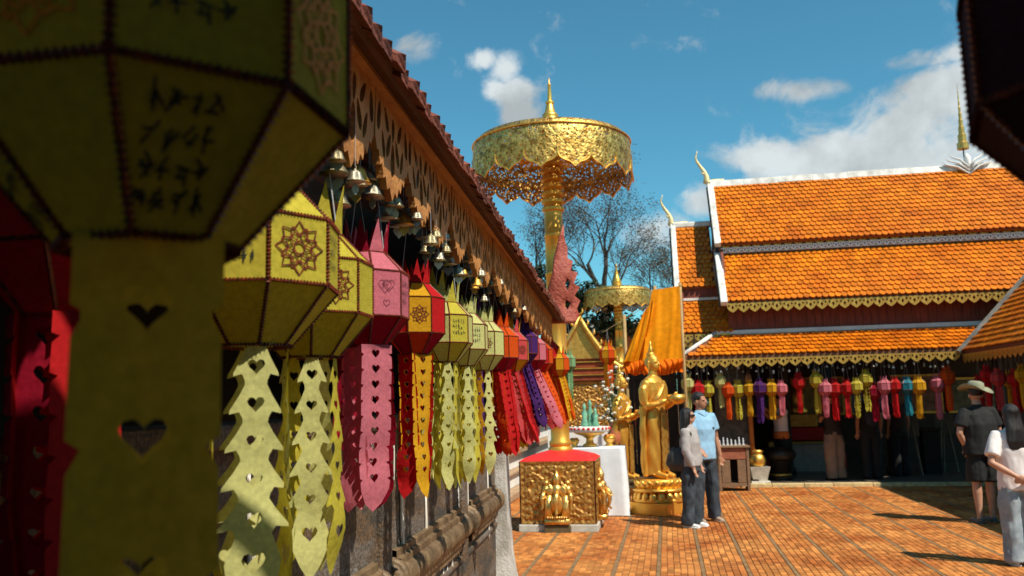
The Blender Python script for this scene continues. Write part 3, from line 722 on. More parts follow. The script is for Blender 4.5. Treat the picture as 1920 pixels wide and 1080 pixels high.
# porch added out of view over the camera to shade the nearest lanterns, hung from it
def build_shade_roof():
    t = thing('added_shade_roof', 'added unseen timber porch roof above the nearest lanterns', 'sunshade', (0, 0, 0), 0)
    for i in range(14):
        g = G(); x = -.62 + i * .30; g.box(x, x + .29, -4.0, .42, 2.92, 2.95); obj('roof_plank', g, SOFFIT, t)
    g = G(); g.box(-.62, 3.58, .425, .45, 2.52, 2.95); obj('fascia', g, DARKWOOD, t)  # added board, keeps sky light off the nearest lanterns
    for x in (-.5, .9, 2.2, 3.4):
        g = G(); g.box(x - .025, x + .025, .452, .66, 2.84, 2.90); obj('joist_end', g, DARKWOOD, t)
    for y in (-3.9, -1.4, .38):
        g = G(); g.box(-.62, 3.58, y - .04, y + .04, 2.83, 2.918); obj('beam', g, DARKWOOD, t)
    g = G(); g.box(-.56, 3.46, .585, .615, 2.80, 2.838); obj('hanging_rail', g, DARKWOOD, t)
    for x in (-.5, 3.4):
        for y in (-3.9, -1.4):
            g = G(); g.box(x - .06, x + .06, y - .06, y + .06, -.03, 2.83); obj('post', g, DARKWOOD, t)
    for i in range(14):  # unseen walls added to cut fill light on the nearest lanterns
        g = G(); x = -.62 + i * .30; g.box(x, x + .29, -4.06, -4.0, -.03, 2.82); obj('shade_wall_plank', g, SOFFIT, t)
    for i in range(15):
        g = G(); y = -4.0 + i * .30; g.box(3.58, 3.62, y, y + .29, -.03, 2.82); obj('shade_wall_plank', g, SOFFIT, t)
    g = G(); g.box(-.62, 3.58, -4.0, .5, -.029, .02); obj('floor', g, DARKWOOD, t)  # added dark floor, cuts bounce light onto the lanterns
    return t
build_shade_roof()

# ------------------------------------------------------------------ paper lanterns
PC = dict(lime=(.64, .54, .065), pale=(.70, .68, .26), pink=(.72, .20, .25), crimson=(.42, .012, .035), red=(.62, .02, .022), orange=(.78, .10, .012),
          yellow=(.76, .40, .02), purple=(.09, .028, .16), teal=(.03, .26, .33), green=(.25, .46, .22), maroon=(.10, .035, .045), coral=(.70, .09, .09))
def pap(c): return paper('paper_' + c, PC[c])
GTRIM = M('glitter_trim', (.018, .005, .003), .45, .2, .4, 20, col2=(.26, .04, .008))
A8 = math.cos(PI / 8)            # apothem of the unit octagon
def quad_panel(r0, z0, r1, z1, bulge=.012, inset=.97):
    """one of eight facets between two rings, facing +x, lightly bowed paper"""
    g = G(); n = 4; h0, h1 = r0 * math.sin(PI / 8) * inset, r1 * math.sin(PI / 8) * inset; vs = []; fs = []
    for j in range(n + 1):
        t = j / n; a = (r0 + (r1 - r0) * t) * A8; z = z0 + (z1 - z0) * t; h = h0 + (h1 - h0) * t
        for i in range(n + 1):
            k = i / n; vs.append((a - bulge * 4 * k * (1 - k) * 4 * t * (1 - t), -h + 2 * h * k, z))
    for j in range(n):
        for i in range(n): q = j * (n + 1) + i; fs.append((q, q + 1, q + n + 2, q + n + 1))
    return g.add(vs, fs)
LM = {}
def lmesh(key, fn, mat):
    k = (key, mat.name if mat else '')
    if k not in LM: me = fn().mesh(key[0]); me.materials.append(mat); LM[k] = me
    return LM[k]
RT_, RB_, HU_, HL_ = .50, .44, .50, .66      # top ring, bottom ring radius; heights of the upper and lower slants
def trim_geo(hb, fine):
    g = G(); rings = [(RB_, -HL_), (1, 0), (1, hb), (RT_, hb + HU_)]
    def edge(a, b):
        a, b = Vector(a), Vector(b)
        if fine:
            d = b - a; n = max(6, int(d.length / .042)); m = d.orthogonal().normalized()
            g.tube([a, b], .017, 5)
            for i in range(n):
                p = a + d * ((i + .5) / n); s = .036; w = d.normalized() * (d.length / n * .42); o1 = m * s; o2 = d.normalized().cross(m) * s
                g.add([p + w, p - w, p + o1, p - o1, p + o2, p - o2], [(0, 2, 4), (0, 4, 3), (0, 3, 5), (0, 5, 2), (1, 4, 2), (1, 3, 4), (1, 5, 3), (1, 2, 5)])
        else: g.tube([a, b], .026, 4)
    P = lambda r, z, k: (r * math.cos(PI / 4 * k + PI / 8), r * math.sin(PI / 4 * k + PI / 8), z)
    for i, (r, z) in enumerate(rings):
        for k in range(8):
            edge(P(r, z, k), P(r, z, k + 1))
            if i < 3: edge(P(r, z, k), P(rings[i + 1][0], rings[i + 1][1], k))
    return g
def spike_geo(h):
    g = G(); w = RT_ * math.sin(PI / 8); a = RT_ * A8
    g.add([(a, -w, 0), (a, w, 0), (a + .03, w * .55, h * .45), (a + .10, 0, h), (a + .03, -w * .55, h * .45), (a - .015, -w, 0), (a - .015, w, 0), (a + .015, w * .55, h * .45), (a + .09, 0, h), (a + .015, -w * .55, h * .45)],
          [(0, 1, 2, 3, 4), (9, 8, 7, 6, 5), (0, 5, 6, 1), (1, 6, 7, 2), (2, 7, 8, 3), (3, 8, 9, 4), (4, 9, 5, 0)]); return g
def ribbon(g, pts, w, closed=True, z=0):
    """flat outline band (local y,z plane, facing +x at x=z)"""
    n = len(pts); vs = []
    for i, p in enumerate(pts):
        a = Vector(pts[i - 1] if (closed or i) else pts[0]); b = Vector(pts[(i + 1) % n] if (closed or i < n - 1) else pts[-1]); p = Vector(p)
        t = (b - a); t = t.normalized() if t.length else Vector((1, 0)); m = Vector((-t.y, t.x)) * w / 2
        vs += [(z, p.x + m.x, p.y + m.y), (z, p.x - m.x, p.y - m.y)]
    fs = [(2 * i, 2 * i + 1, 2 * ((i + 1) % n) + 1, 2 * ((i + 1) % n)) for i in range(n if closed else n - 1)]
    g.add(vs, [tuple(reversed(f)) for f in fs])
def star_geo(hb):
    g = G(); zc = hb / 2; rho = min(.30, hb * .40); x = A8 + .008
    for k in range(8):
        th = PI / 4 * k + PI / 2; c = lambda r, a: (r * math.cos(a), zc + r * math.sin(a))
        ribbon(g, [c(rho * .50, th), c(rho * .74, th + .30), c(rho * 1.02, th), c(rho * .74, th - .30)], .026, True, x)
        ribbon(g, [c(rho * .30, th + PI / 8), c(rho * .50, th + PI / 8 + .3), c(rho * .62, th + PI / 8), c(rho * .50, th + PI / 8 - .3)], .022, True, x)
        ribbon(g, [c(rho * .74, th + .3), c(rho * .80, th + PI / 8), c(rho * .74, th + PI / 4 - .3)], .03, False, x)
    ribbon(g, [(rho * .24 * math.cos(2 * PI * i / 12), zc + rho * .24 * math.sin(2 * PI * i / 12)) for i in range(12)], .026, True, x); return g
def scribble_geo(y0, y1, z0, z1, lines, seed, per, wd=.012, x=None):
    """handwriting: little pen strokes in rows on a facet (y across, z up)"""
    q = random.Random(seed); g = G(); lh = (z1 - z0) / lines
    for l in range(lines):
        n = per - (q.randint(0, 1)); cw = (y1 - y0) / per
        for c in range(n):
            cx = y0 + cw * (c + .5); cy = z1 - lh * (l + .5)
            for s in range(q.randint(3, 5)):
                a = q.choice((0, 0, PI / 2, PI / 2, .8, -.7)) + q.uniform(-.15, .15); L = q.uniform(.2, .42)
                ox, oy = q.uniform(-.2, .2) * cw, q.uniform(-.25, .25) * lh
                d = (math.cos(a) * L * cw, math.sin(a) * L * lh)
                ribbon(g, [(cx + ox - d[0], cy + oy - d[1]), (cx + ox + q.uniform(-.03, .03) * cw, cy + oy), (cx + ox + d[0], cy + oy + d[1])], wd, False, 0)
    return g
def hearts_geo(hb):
    g = G(); x = A8 + .008
    ribbon(g, heart(-.04, hb * .66, .17), .014, True, x); ribbon(g, heart(.06, hb * .68, .15), .014, True, x); ribbon(g, heart(0, hb * .28, .09), .014, True, x)
    s = scribble_geo(-.12, .14, hb * .6, hb * .76, 1, 5, 3, .012); g.add([(x, b, c) for a, b, c in s.v], s.f); return g
TAIL = {}
def tail_mesh(kind, L, W, mat, var, sp=.42, hs=.27):
    key = (kind, round(L, 2), round(W, 2), mat.name, var, sp)
    if key in TAIL: return TAIL[key]
    q = random.Random(var * 13 + 5); holes = []
    if kind == 'leaf':
        n = 5; seg = L * .70 / n; right = []; y = 0
        right.append((W * .50, 0))
        for k in range(n):
            y0 = seg * k; wk = W * (.62 + .38 * k / (n - 1))
            right += [(wk * .42, y0 + seg * .12), (wk * .62, y0 + seg * .40), (wk * .98, y0 + seg * .80), (wk * 1.0, y0 + seg * .90), (wk * .62, y0 + seg * .84), (wk * .50, y0 + seg * 1.0)]
            holes.append(heart(0, -(y0 + seg * .62), W * .24))
        yb = L * .70
        right += [(W * .62, yb + L * .04), (W * .80, yb + L * .10), (W * .72, yb + L * .17), (W * .42, yb + L * .24), (W * .12, yb + L * .29)]
        holes.append(heart(0, -(yb + L * .10), W * .34))
        out = [(-x, -y) for x, y in right] + [(0, -L)] + [(x, -y) for x, y in reversed(right)]
    else:
        n = max(5, int(L / sp)); seg = (L * .84) / n; right = [(W, 0)]
        for k in range(n):
            y0 = seg * k; right += [(W * 1.0, y0 + seg * .55), (W * .80, y0 + seg * .62), (W * .98, y0 + seg * .80)]
            holes.append(heart(0, -(y0 + seg * .55), W * hs))
        right += [(W * .92, L * .87), (W * .55, L * .95)]
        out = [(-x, -y) for x, y in right] + [(0, -L)] + [(x, -y) for x, y in reversed(right)]
    V, F = sheet(out, holes, W * .45)
    p1, p2 = q.uniform(0, 6), q.uniform(0, 6)
    vs = []
    for x, y in V:
        t = -y / L
        d = .10 * math.sin(t * 3.2 + p1) * t * L * .35 + .05 * math.sin(y * 4.5 + p2) * t + .10 * (x / W) ** 2 * (1 if var % 2 else -1) * .5
        tw = .35 * t * math.sin(p2) 
        vs.append((d + x * math.sin(tw), x * math.cos(tw), y))
    g = G(); g.add(vs, F); me = g.mesh('tail_strip'); me.materials.append(mat)
    me.polygons.foreach_set('use_smooth', [True] * len(me.polygons)); TAIL[key] = me; return me
def lantern(label, c, R, rotz, cols, hb=.95, star=True, fine=False, tail=('ribbon', 4.0, .40, 4), tcols=None, slant=0.0, cord=0.5, group=None, writing=None, hearts=False, lower=None, spikes=None, parts=True, starmat=None, toff=None, tsp=(.42, .27), name='paper_lantern', seed=0, cat='lantern'):
    """octagonal paper lantern; c = centre of the bottom edge of the upright band"""
    q = random.Random(seed * 7 + 3); t = thing(name, label, cat, c, rotz, group); t.scale = (R, R, R)
    A, B = cols[0], cols[-1]; tcols = tcols or cols; lower = lower or cols; spikes = spikes or cols
    if parts:
        for k in range(8):
            ang = PI / 4 * k; ca = cols[k % len(cols)]
            p = obj('paper_panel', lmesh(('band', hb), lambda: quad_panel(1, 0, 1, hb), pap(ca)), None, t, rot=(0, 0, ang))
            if star and k % 2 == 0: obj('star_ornament', lmesh(('star', hb), lambda: star_geo(hb), starmat or GTRIM), None, p)
            if hearts and k % 2 == 0: obj('heart_drawing', lmesh(('hearts', hb), lambda: hearts_geo(hb), M('brown_ink', (.16, .03, .05), .7)), None, p)
            if writing and k % 2 == 1:
                s = scribble_geo(-.27, .27, hb * .25, hb * .85, 3, seed + k, 5); g = G(); g.add([(A8 + .006, b, d) for a, b, d in s.v], s.f); obj('handwriting', g, INK, p)
            obj('paper_panel', lmesh(('upper',hb), lambda: quad_panel(1, hb, RT_, hb + HU_), pap(ca)), None, t, rot=(0, 0, ang))
            pl = obj('paper_panel', lmesh(('lower',), lambda: quad_panel(RB_, -HL_, 1, 0), pap(lower[k % len(lower)])), None, t, rot=(0, 0, ang))
            if writing == 'low' and k % 2 == 1:
                s = scribble_geo(-.21, .21, -.58, -.08, 4, seed + k, 5, .013); sl = (1 - RB_) / HL_
                g = G(); g.add([((1 + sl * d) * A8 + .008, b, d) for a, b, d in s.v], s.f); obj('handwriting', g, INK, pl)
            obj('crown_point', lmesh(('spike',), lambda: spike_geo(.80), pap(spikes[k % len(spikes)])), None, t, loc=(0, 0, hb + HU_), rot=(0, 0, ang))
        obj('trim', lmesh(('trim', hb, fine), lambda: trim_geo(hb, fine), GTRIM), None, t)
        kind, L, Wt, nt = tail
        for k in range(nt):
            ang = 2 * PI * k / nt + ((PI / 8 if nt > 4 else 0) if toff is None else rad(toff)); v = q.randint(0, 3)
            o = obj('tail_strip', tail_mesh(kind, L, Wt, pap(tcols[k % len(tcols)]), v, *tsp), None, t, loc=(RB_ * .92 * math.cos(ang), RB_ * .92 * math.sin(ang), -HL_ + .02))
            e = Matrix.Rotation(ang + q.uniform(-.12, .12), 3, 'Z')
            if slant: e = (Matrix.Rotation(-rotz, 3, 'Z') @ Matrix.Rotation(-slant * q.uniform(.8, 1.2), 3, 'Y') @ Matrix.Rotation(rotz, 3, 'Z')) @ e
            o.rotation_euler = e.to_euler()
    else:       # small far lantern: body, crown, tail
        g = G()
        for k in range(8):
            ca, sa = math.cos(PI / 4 * k), math.sin(PI / 4 * k)
            for pg in (quad_panel(1, 0, 1, hb), quad_panel(1, hb, RT_, hb + HU_), quad_panel(RB_, -HL_, 1, 0)): g.add([(a * ca - b * sa, a * sa + b * ca, d) for a, b, d in pg.v], pg.f)
        key = ('bodyfar', hb, A)
        if key not in LM: me = g.mesh('body'); me.materials.append(pap(A)); LM[key] = me
        obj('body', LM[key], None, t)
        g = G()
        for k in range(8):
            sg = spike_geo(.6); ca, sa = math.cos(PI / 4 * k), math.sin(PI / 4 * k); g.add([(a * ca - b * sa, a * sa + b * ca, d + hb + HU_) for a, b, d in sg.v], sg.f)
        key = ('crownfar', A)
        if key not in LM: me = g.mesh('crown'); me.materials.append(pap(B)); LM[key] = me
        obj('crown', LM[key], None, t); obj('trim', lmesh(('trim', hb, False), lambda: trim_geo(hb, False), GTRIM), None, t)
        kind, L, Wt, nt = tail
        for k in range(nt):
            ang = 2 * PI * k / nt + .4
            o = obj('tail_strip', tail_mesh(kind, L, Wt, pap(tcols[k % len(tcols)]), q.randint(0, 2)), None, t, loc=(RB_ * .85 * math.cos(ang), RB_ * .85 * math.sin(ang), -HL_ + .02), rot=(0, 0, ang))
    g = G(); zt = hb + HU_; cl = cord / R
    g.tube([(.05, RT_ * .9, zt), (.0, .05, zt + cl)], .012, 5); g.tube([(-.05, -RT_ * .9, zt), (0, -.03, zt + cl)], .012, 5)
    obj('cord', g, CORD, t)
    return t
def tocam(P): return math.atan2(-P.y, -P.x)
def row_pos(px, py, o):
    s, z = wp(px, py, o); return W(s, o, z), s
GRP = 'paper lanterns hung along the carved eave'
LL = [  # label, px centre, py of band bottom, width px, offset, colours, facing turn, hb, tail, extra
    ('lime paper lantern with star cut-outs and handwriting, behind the big shaded lime one', 476, 545, 318, -.60, ('lime',), 31, .76, ('leaf', 3.0, .40, 4), dict(toff=-25, star=True, fine=True, writing=True, tcols=('pale', 'lime'))),
    ('lime lantern with star cut-outs, tucked against the pink lantern', 582, 594, 232, -.60, ('lime',), 24, .84, ('leaf', 3.4, .36, 5), dict(toff=-20, star=True, fine=True, tcols=('pale', 'lime'))),
    ('pink paper lantern with hearts drawn on it and crimson underside', 688, 598, 158, -.60, ('pink',), 29, 1.05, ('ribbon', 3.8, .42, 4), dict(toff=0, star=False, hearts=True, fine=True, writing=True, lower=('crimson',), spikes=('pink', 'crimson'), tcols=('pink', 'crimson', 'pink'))),
    ('yellow and red lantern with star cut-out, next after the pink one', 778, 627, 114, -.60, ('yellow', 'red'), 10, 1.15, ('ribbon', 4.6, .42, 4), dict(toff=30, star=True, fine=True, lower=('orange', 'crimson'), spikes=('red',))),
    ('pale lime lantern with two lines of handwriting, between red and white lanterns', 836, 645, 102, -.60, ('pale', 'lime'), -14, 1.0, ('leaf', 4.6, .36, 6), dict(star=False, writing=True, tcols=('pale', 'lime'))),
    ('pale lantern with a purple crowned one behind it', 872, 657, 88, -.60, ('pale',), -10, 1.05, ('leaf', 4.9, .35, 6), dict(star=False, writing=True, tcols=('pale', 'lime'))),
    ('pale lime lantern with orange star, just before the orange red lantern', 906, 668, 80, -.60, ('pale', 'pale'), 10, 1.1, ('leaf', 4.8, .35, 6), dict(star=True, tcols=('pale', 'yellow'))),
    ('orange red lantern with long plain red tails, after the pale lime ones', 938, 672, 72, -.60, ('orange',), 5, 1.1, ('ribbon', 4.4, .36, 6), dict(star=False, lower=('crimson',), tcols=('red', 'orange'), slant=.12)),
    ('coral lantern with yellow star faces and slanting red tails', 960, 676, 66, -.60, ('coral', 'yellow'), 40, 1.1, ('ribbon', 4.2, .36, 6), dict(star=True, lower=('yellow', 'orange'), tcols=('red', 'coral'), slant=.22)),
    ('purple lantern with spotted purple tails in the eave row', 980, 664, 58, -.62, ('purple',), 12, 1.1, ('ribbon', 4.2, .36, 6), dict(star=False, slant=.26)),
    ('coral pink lantern with white and pink tails blown sideways', 998, 676, 54, -.60, ('coral', 'pink'), 8, 1.1, ('ribbon', 4.4, .34, 6), dict(star=False, lower=('crimson',), tcols=('pink', 'coral'), slant=.34)),
    ('red lantern in the eave row beside the white and pink tails', 1013, 682, 48, -.60, ('red', 'orange'), 20, 1.1, ('ribbon', 4.4, .34, 6), dict(star=False, slant=.34, tcols=('orange', 'red'))),
    ('bright orange lantern near the roof corner', 1028, 676, 45, -.60, ('orange', 'red'), 0, 1.1, ('ribbon', 4.6, .34, 6), dict(star=False, slant=.3)),
    ('yellow lantern with orange faces under the roof corner', 1050, 694, 38, -.50, ('yellow', 'orange'), 0, 1.1, ('ribbon', 4.4, .34, 6), dict(star=False, slant=.2, tcols=('yellow', 'orange'))),
    ('mint green lantern at the very corner of the eave', 1066, 688, 29, -.44, ('green',), 0, 1.1, ('ribbon', 4.4, .34, 6), dict(star=False)),
    ('purple lantern half hidden behind the pale ones', 886, 646, 78, -.73, ('purple',), 0, 1.05, ('ribbon', 4.4, .34, 6), dict(star=False)),
    ('lime lantern half hidden behind the yellow and red one', 812, 622, 104, -.72, ('lime',), 0, 1.0, ('leaf', 4.6, .34, 6), dict(star=False, tcols=('lime', 'pale'))),
    ('red lantern half hidden behind the pale lime one with orange star', 924, 662, 72, -.74, ('red',), 0, 1.05, ('ribbon', 4.6, .36, 6), dict(star=False, slant=.1)),
    ('yellow lantern half hidden behind the orange red one', 950, 668, 66, -.74, ('yellow',), 0, 1.05, ('ribbon', 4.6, .36, 6), dict(star=False, slant=.15)),
    ('pink lantern half hidden behind the purple one', 972, 672, 58, -.74, ('pink',), 0, 1.05, ('ribbon', 4.6, .36, 6), dict(star=False, slant=.2)),
    ('crimson lantern hidden behind the pink one', 662, 580, 130, -.76, ('crimson',), 0, 1.0, ('ribbon', 3.4, .34, 6), dict(star=False)),
]
for i, (lab, px, py, w, o, cols, turn, hb, tail, kw) in enumerate(LL):
    P, s = row_pos(px, py, o); _, _, dep = proj(P); R = w / 2 * dep / FPX
    top = 2.36 - (P.z + (hb + HU_) * R)
    lantern(lab, P, R, tocam(P) + rad(turn), cols, hb=hb, tail=tail, cord=max(.04, top), group=GRP, seed=i + 1, **kw)
# nearest lanterns, in the shade of the added porch
P = at(288, 236, .60); lantern('large lime lantern in deep shade with handwriting and star cut-outs', P, .139, tocam(P) + rad(57), ('lime',), hb=.80, star=True, fine=True, writing='low', tail=('ribbon', 5.2, .335, 2), toff=-57, starmat=M('sunlit_orange', (.85, .27, .02), .6, 0, .4, 30, spec=.1), tsp=(.66, .37), tcols=('lime',), cord=2.83 - P.z - .18, seed=40)  # stars painted orange: sunlight on the cut-outs put into their colour
P = at(132, 478, 1.22); lantern('dark red lantern in shade behind the large lime one', P, .14, tocam(P) + rad(10), ('red',), hb=.95, star=False, tail=('ribbon', 4.6, .40, 6), tcols=('red', 'crimson'), cord=2.34 - P.z - .2, group=GRP, seed=41)
P = at(2205, 178, .60); lantern('maroon lantern in deep shade high above the courtyard people', P, .139, tocam(P) + rad(14), ('maroon',), hb=.80, star=False, fine=True, tail=('ribbon', 3.6, .40, 6), cord=2.83 - P.z - .18, seed=42)

# lanterns along the hall and the wing
HG = 'small lanterns hung under the temple hall eave'
HL = [(1290, 720, 'pale', 30), (1309, 731, 'red', 0), (1328, 731, 'lime', 20), (1351, 715, 'pale', 40), (1365, 732, 'orange', 0), (1384, 731, 'lime', 0), (1405, 729, 'yellow', 0), (1424, 729, 'purple', 0),
      (1447, 729, 'yellow', 10), (1465, 729, 'pink', 0), (1498, 716, 'red', 0), (1531, 713, 'lime', 0), (1547, 729, 'pink', 0), (1565, 729, 'red', 0), (1588, 728, 'red', 20), (1606, 725, 'lime', 0), (1624, 711, 'lime', 0),
      (1658, 725, 'pink', 0), (1678, 723, 'red', 0), (1701, 725, 'teal', 0), (1722, 725, 'yellow', 0), (1758, 721, 'pink', 0), (1776, 707, 'orange', 0), (1640, 735, 'crimson', 0), (1318, 752, 'teal', 0)]
cname = dict(lime='lime green', pale='pale lime', red='red', orange='orange red', yellow='yellow', purple='purple', pink='pink', teal='teal blue', crimson='dark crimson', coral='coral', green='mint green')
q = random.Random(21)
for i, (px, py, c, r) in enumerate(HL):
    v = -.42 + q.uniform(-.05, .05); u, z = hp(px, py + 6, v); P = H0 + HU * u + HV * v; P.z = z; R = q.uniform(.112, .135)
    lantern('small %s paper lantern under the temple hall eave' % cname[c], P, R, rad(q.uniform(0, 45)), (c,), hb=.95, star=False, parts=False,
            tail=('leaf' if c in ('lime', 'pale') else 'ribbon', q.uniform(3.0, 3.9), .34, 4), tcols=(c,), cord=2.33 - z - 1.45 * R, group=HG, seed=100 + i)
P = at(1140, 672, 15.38); lantern('orange and yellow lantern hung on the line by the saffron cloth', P, .155, rad(200), ('orange', 'yellow'), hb=.9, star=False, tail=('ribbon', 3.4, .36, 5), tcols=('yellow', 'orange'), cord=at(1140, 617, 15.38).z - P.z - 1.4 * .155, seed=77)
WL = [(1837, 721, 'red', -.9), (1851, 703, 'red', -1.3), (1872, 709, 'coral', -1.7), (1894, 713, 'yellow', -1.5), (1905, 711, 'red', -2.1), (1918, 703, 'yellow', -2.3), (1925, 715, 'red', -2.0)]
for i, (px, py, c, v) in enumerate(WL):
    u, z = hp(px, py + 6, v); P = H0 + HU * u + HV * v; P.z = z
    lantern('small %s paper lantern in the shade under the side wing eave' % cname[c], P, .115, rad(20 * i), (c,), hb=.95, star=False, parts=False, tail=('ribbon', 3.6, .34, 4), tcols=(c,), cord=max(.05, 2.32 - z - 1.45 * .115), group='small lanterns under the side wing eave', seed=140 + i)

# ------------------------------------------------------------------ bells
def bell_meshes():
    b = G().lathe([(.0, 0), (1.0, 0), (.93, .06), (.80, .25), (.70, .55), (.62, .85), (.48, 1.05), (.22, 1.15), (.16, 1.2), (.16, 1.3), (.0, 1.32)], 18, cap=False).mesh('bell_body')
    r = G(); n = 12
    r.tube([(.16 * math.cos(2 * PI * i / n), 0, 1.44 + .16 * math.sin(2 * PI * i / n)) for i in range(n + 1)], .045, 6); ring = r.mesh('ring')
    V, F = sheet(heart(0, -.55, .62)); g = G(); nv = len(V); g.add([(x, -.02, y) for x, y in V] + [(x, .02, y) for x, y in V], list(F) + [tuple(reversed([i + nv for i in f])) for f in F]); h = g.mesh('heart_tag')
    leaf = [(0, 0), (.22, -.25), (.36, -.6), (.3, -.95), (0, -1.25), (-.3, -.95), (-.36, -.6), (-.22, -.25)]
    V, F = sheet(leaf); g = G(); nv = len(V); g.add([(x, -.02, y) for x, y in V] + [(x, .02, y) for x, y in V], list(F) + [tuple(reversed([i + nv for i in f])) for f in F]); l = g.mesh('leaf_tag')
    return b, ring, h, l
BB, BR, BH, BLf = bell_meshes()
BB.polygons.foreach_set('use_smooth', [True] * len(BB.polygons))
BM = {}
def bell(P, r, kind, mat, label, group, cord):
    t = thing('temple_bell', label, 'bell', P, q.uniform(0, 6), group); t.scale = (r, r, r)
    def mm(me, m):
        k = (me.name, m.name)
        if k not in BM: c = me.copy(); c.materials.append(m); BM[k] = c
        return BM[k]
    obj('bell_body', mm(BB, mat), None, t); obj('ring', mm(BR, mat), None, t)
    if kind: o = obj('clapper_tag', mm(BH if kind == 'heart' else BLf, mat), None, t, loc=(0, 0, -.1)); o.rotation_euler = (0, 0, tocam(P) + PI / 2 - t.rotation_euler.z + q.uniform(-.4, .4))
    g = G(); g.tube([(0, 0, 1.55), (0, 0, 1.55 + cord / r)], .03, 5); obj('cord', g, CORD, t)
spots = [(626, 300, -.66, .040), (668, 318, -.70, .042), (692, 312, -.64, .026), (700, 345, -.66, .034), (630, 360, -.75, .04), (742, 362, -.64, .028), (757, 395, -.66, .030), (775, 352, -.66, .024), (748, 398, -.72, .034), (768, 396, -.64, .026),
         (800, 448, -.64, .030), (815, 430, -.68, .036), (822, 462, -.66, .030), (795, 420, -.72, .034), (850, 455, -.68, .03), (875, 492, -.62, .026), (890, 515, -.60, .024), (908, 538, -.60, .024), (860, 490, -.68, .034), (905, 495, -.64, .026),
         (920, 510, -.64, .026), (935, 500, -.60, .026), (840, 470, -.75, .04), (950, 520, -.64, .028), (965, 535, -.66, .028), (885, 480, -.70, .03), (720, 330, -.78, .04), (725, 385, -.8, .042), (985, 560, -.64, .028), (972, 550, -.6, .026)]
qb = random.Random(31)
for i in range(62):
    sx = 640 + 360 * (i / 62) ** .8; spots.append((sx + qb.uniform(-8, 8), 282 + (sx - 640) * .80 + qb.uniform(-10, 22), qb.choice((-.62, -.68, -.74, -.5)), qb.uniform(.020, .030)))
for i, (px, py, o, r) in enumerate(spots):
    P, s = row_pos(px, py + 26, -.565 + (o + .66) * .25); r *= .82; k = ('heart', 'leaf', 'heart', None)[i % 4]; m = (BRASS, BRASS2, GOLD_S)[(i * 7) % 5 % 3]
    mn = {'aged_brass': 'aged brass', 'silvered_bell': 'silvery', 'satin_gold': 'golden'}[m.name]
    lab = mn + ' ' + {'heart': 'temple bell with heart shaped tag hanging behind the eave valance', 'leaf': 'temple bell with leaf shaped clapper hanging behind the eave valance', None: 'plain temple bell hanging behind the eave valance'}[k]
    bell(P, r, k, m, lab, 'temple bells hung behind the eave valance', max(.03, 2.40 - P.z - 1.5 * r))
for i in range(46):
    v = -.52 + q.uniform(-.03, .03); px = 1286 + i * 10.9 + q.uniform(-3, 3); u, z = hp(px, 697 + q.uniform(-5, 7) - (px - 1286) * .03, v); P = H0 + HU * u + HV * v; P.z = z
    bell(P, .026, 'heart' if i % 2 else None, BRASS2 if i % 3 else WHITEP, 'little bell dangling from the temple hall fringe', 'little bells along the hall fringe', max(.02, 2.36 - z - .04))

# ------------------------------------------------------------------ the great gilded parasol on its casket
def relief_panel(w, h, seed, depth=.022):
    """carved scrollwork: dense grid pushed in and out"""
    nx, nz_ = int(w / .0125), int(h / .0125); vs = []; fs = []
    for j in range(nz_ + 1):
        for i in range(nx + 1):
            x = -w / 2 + w * i / nx; z = h * j / nz_
            p = Vector((x * 15 + seed, z * 15, seed * 1.7)); wv = mnoise.noise_vector(p * .6)
            n1 = mnoise.noise(p + wv * 1.6); r = 1 - abs(n1) * 2.4
            e = min(x + w / 2, w / 2 - x, z, h - z)
            bead = .010 if .02 < e < .05 and (int(x / .04) + int(z / .04)) % 2 else 0
            d = (depth * max(0, r) + .008 * mnoise.noise(p * 3)) if e > .055 else (.012 if e < .02 else bead)
            vs.append((x, -d, z))
    for j in range(nz_):
        for i in range(nx): q_ = j * (nx + 1) + i; fs.append((q_, q_ + 1, q_ + nx + 2, q_ + nx + 1))
    return G().add(vs, fs)
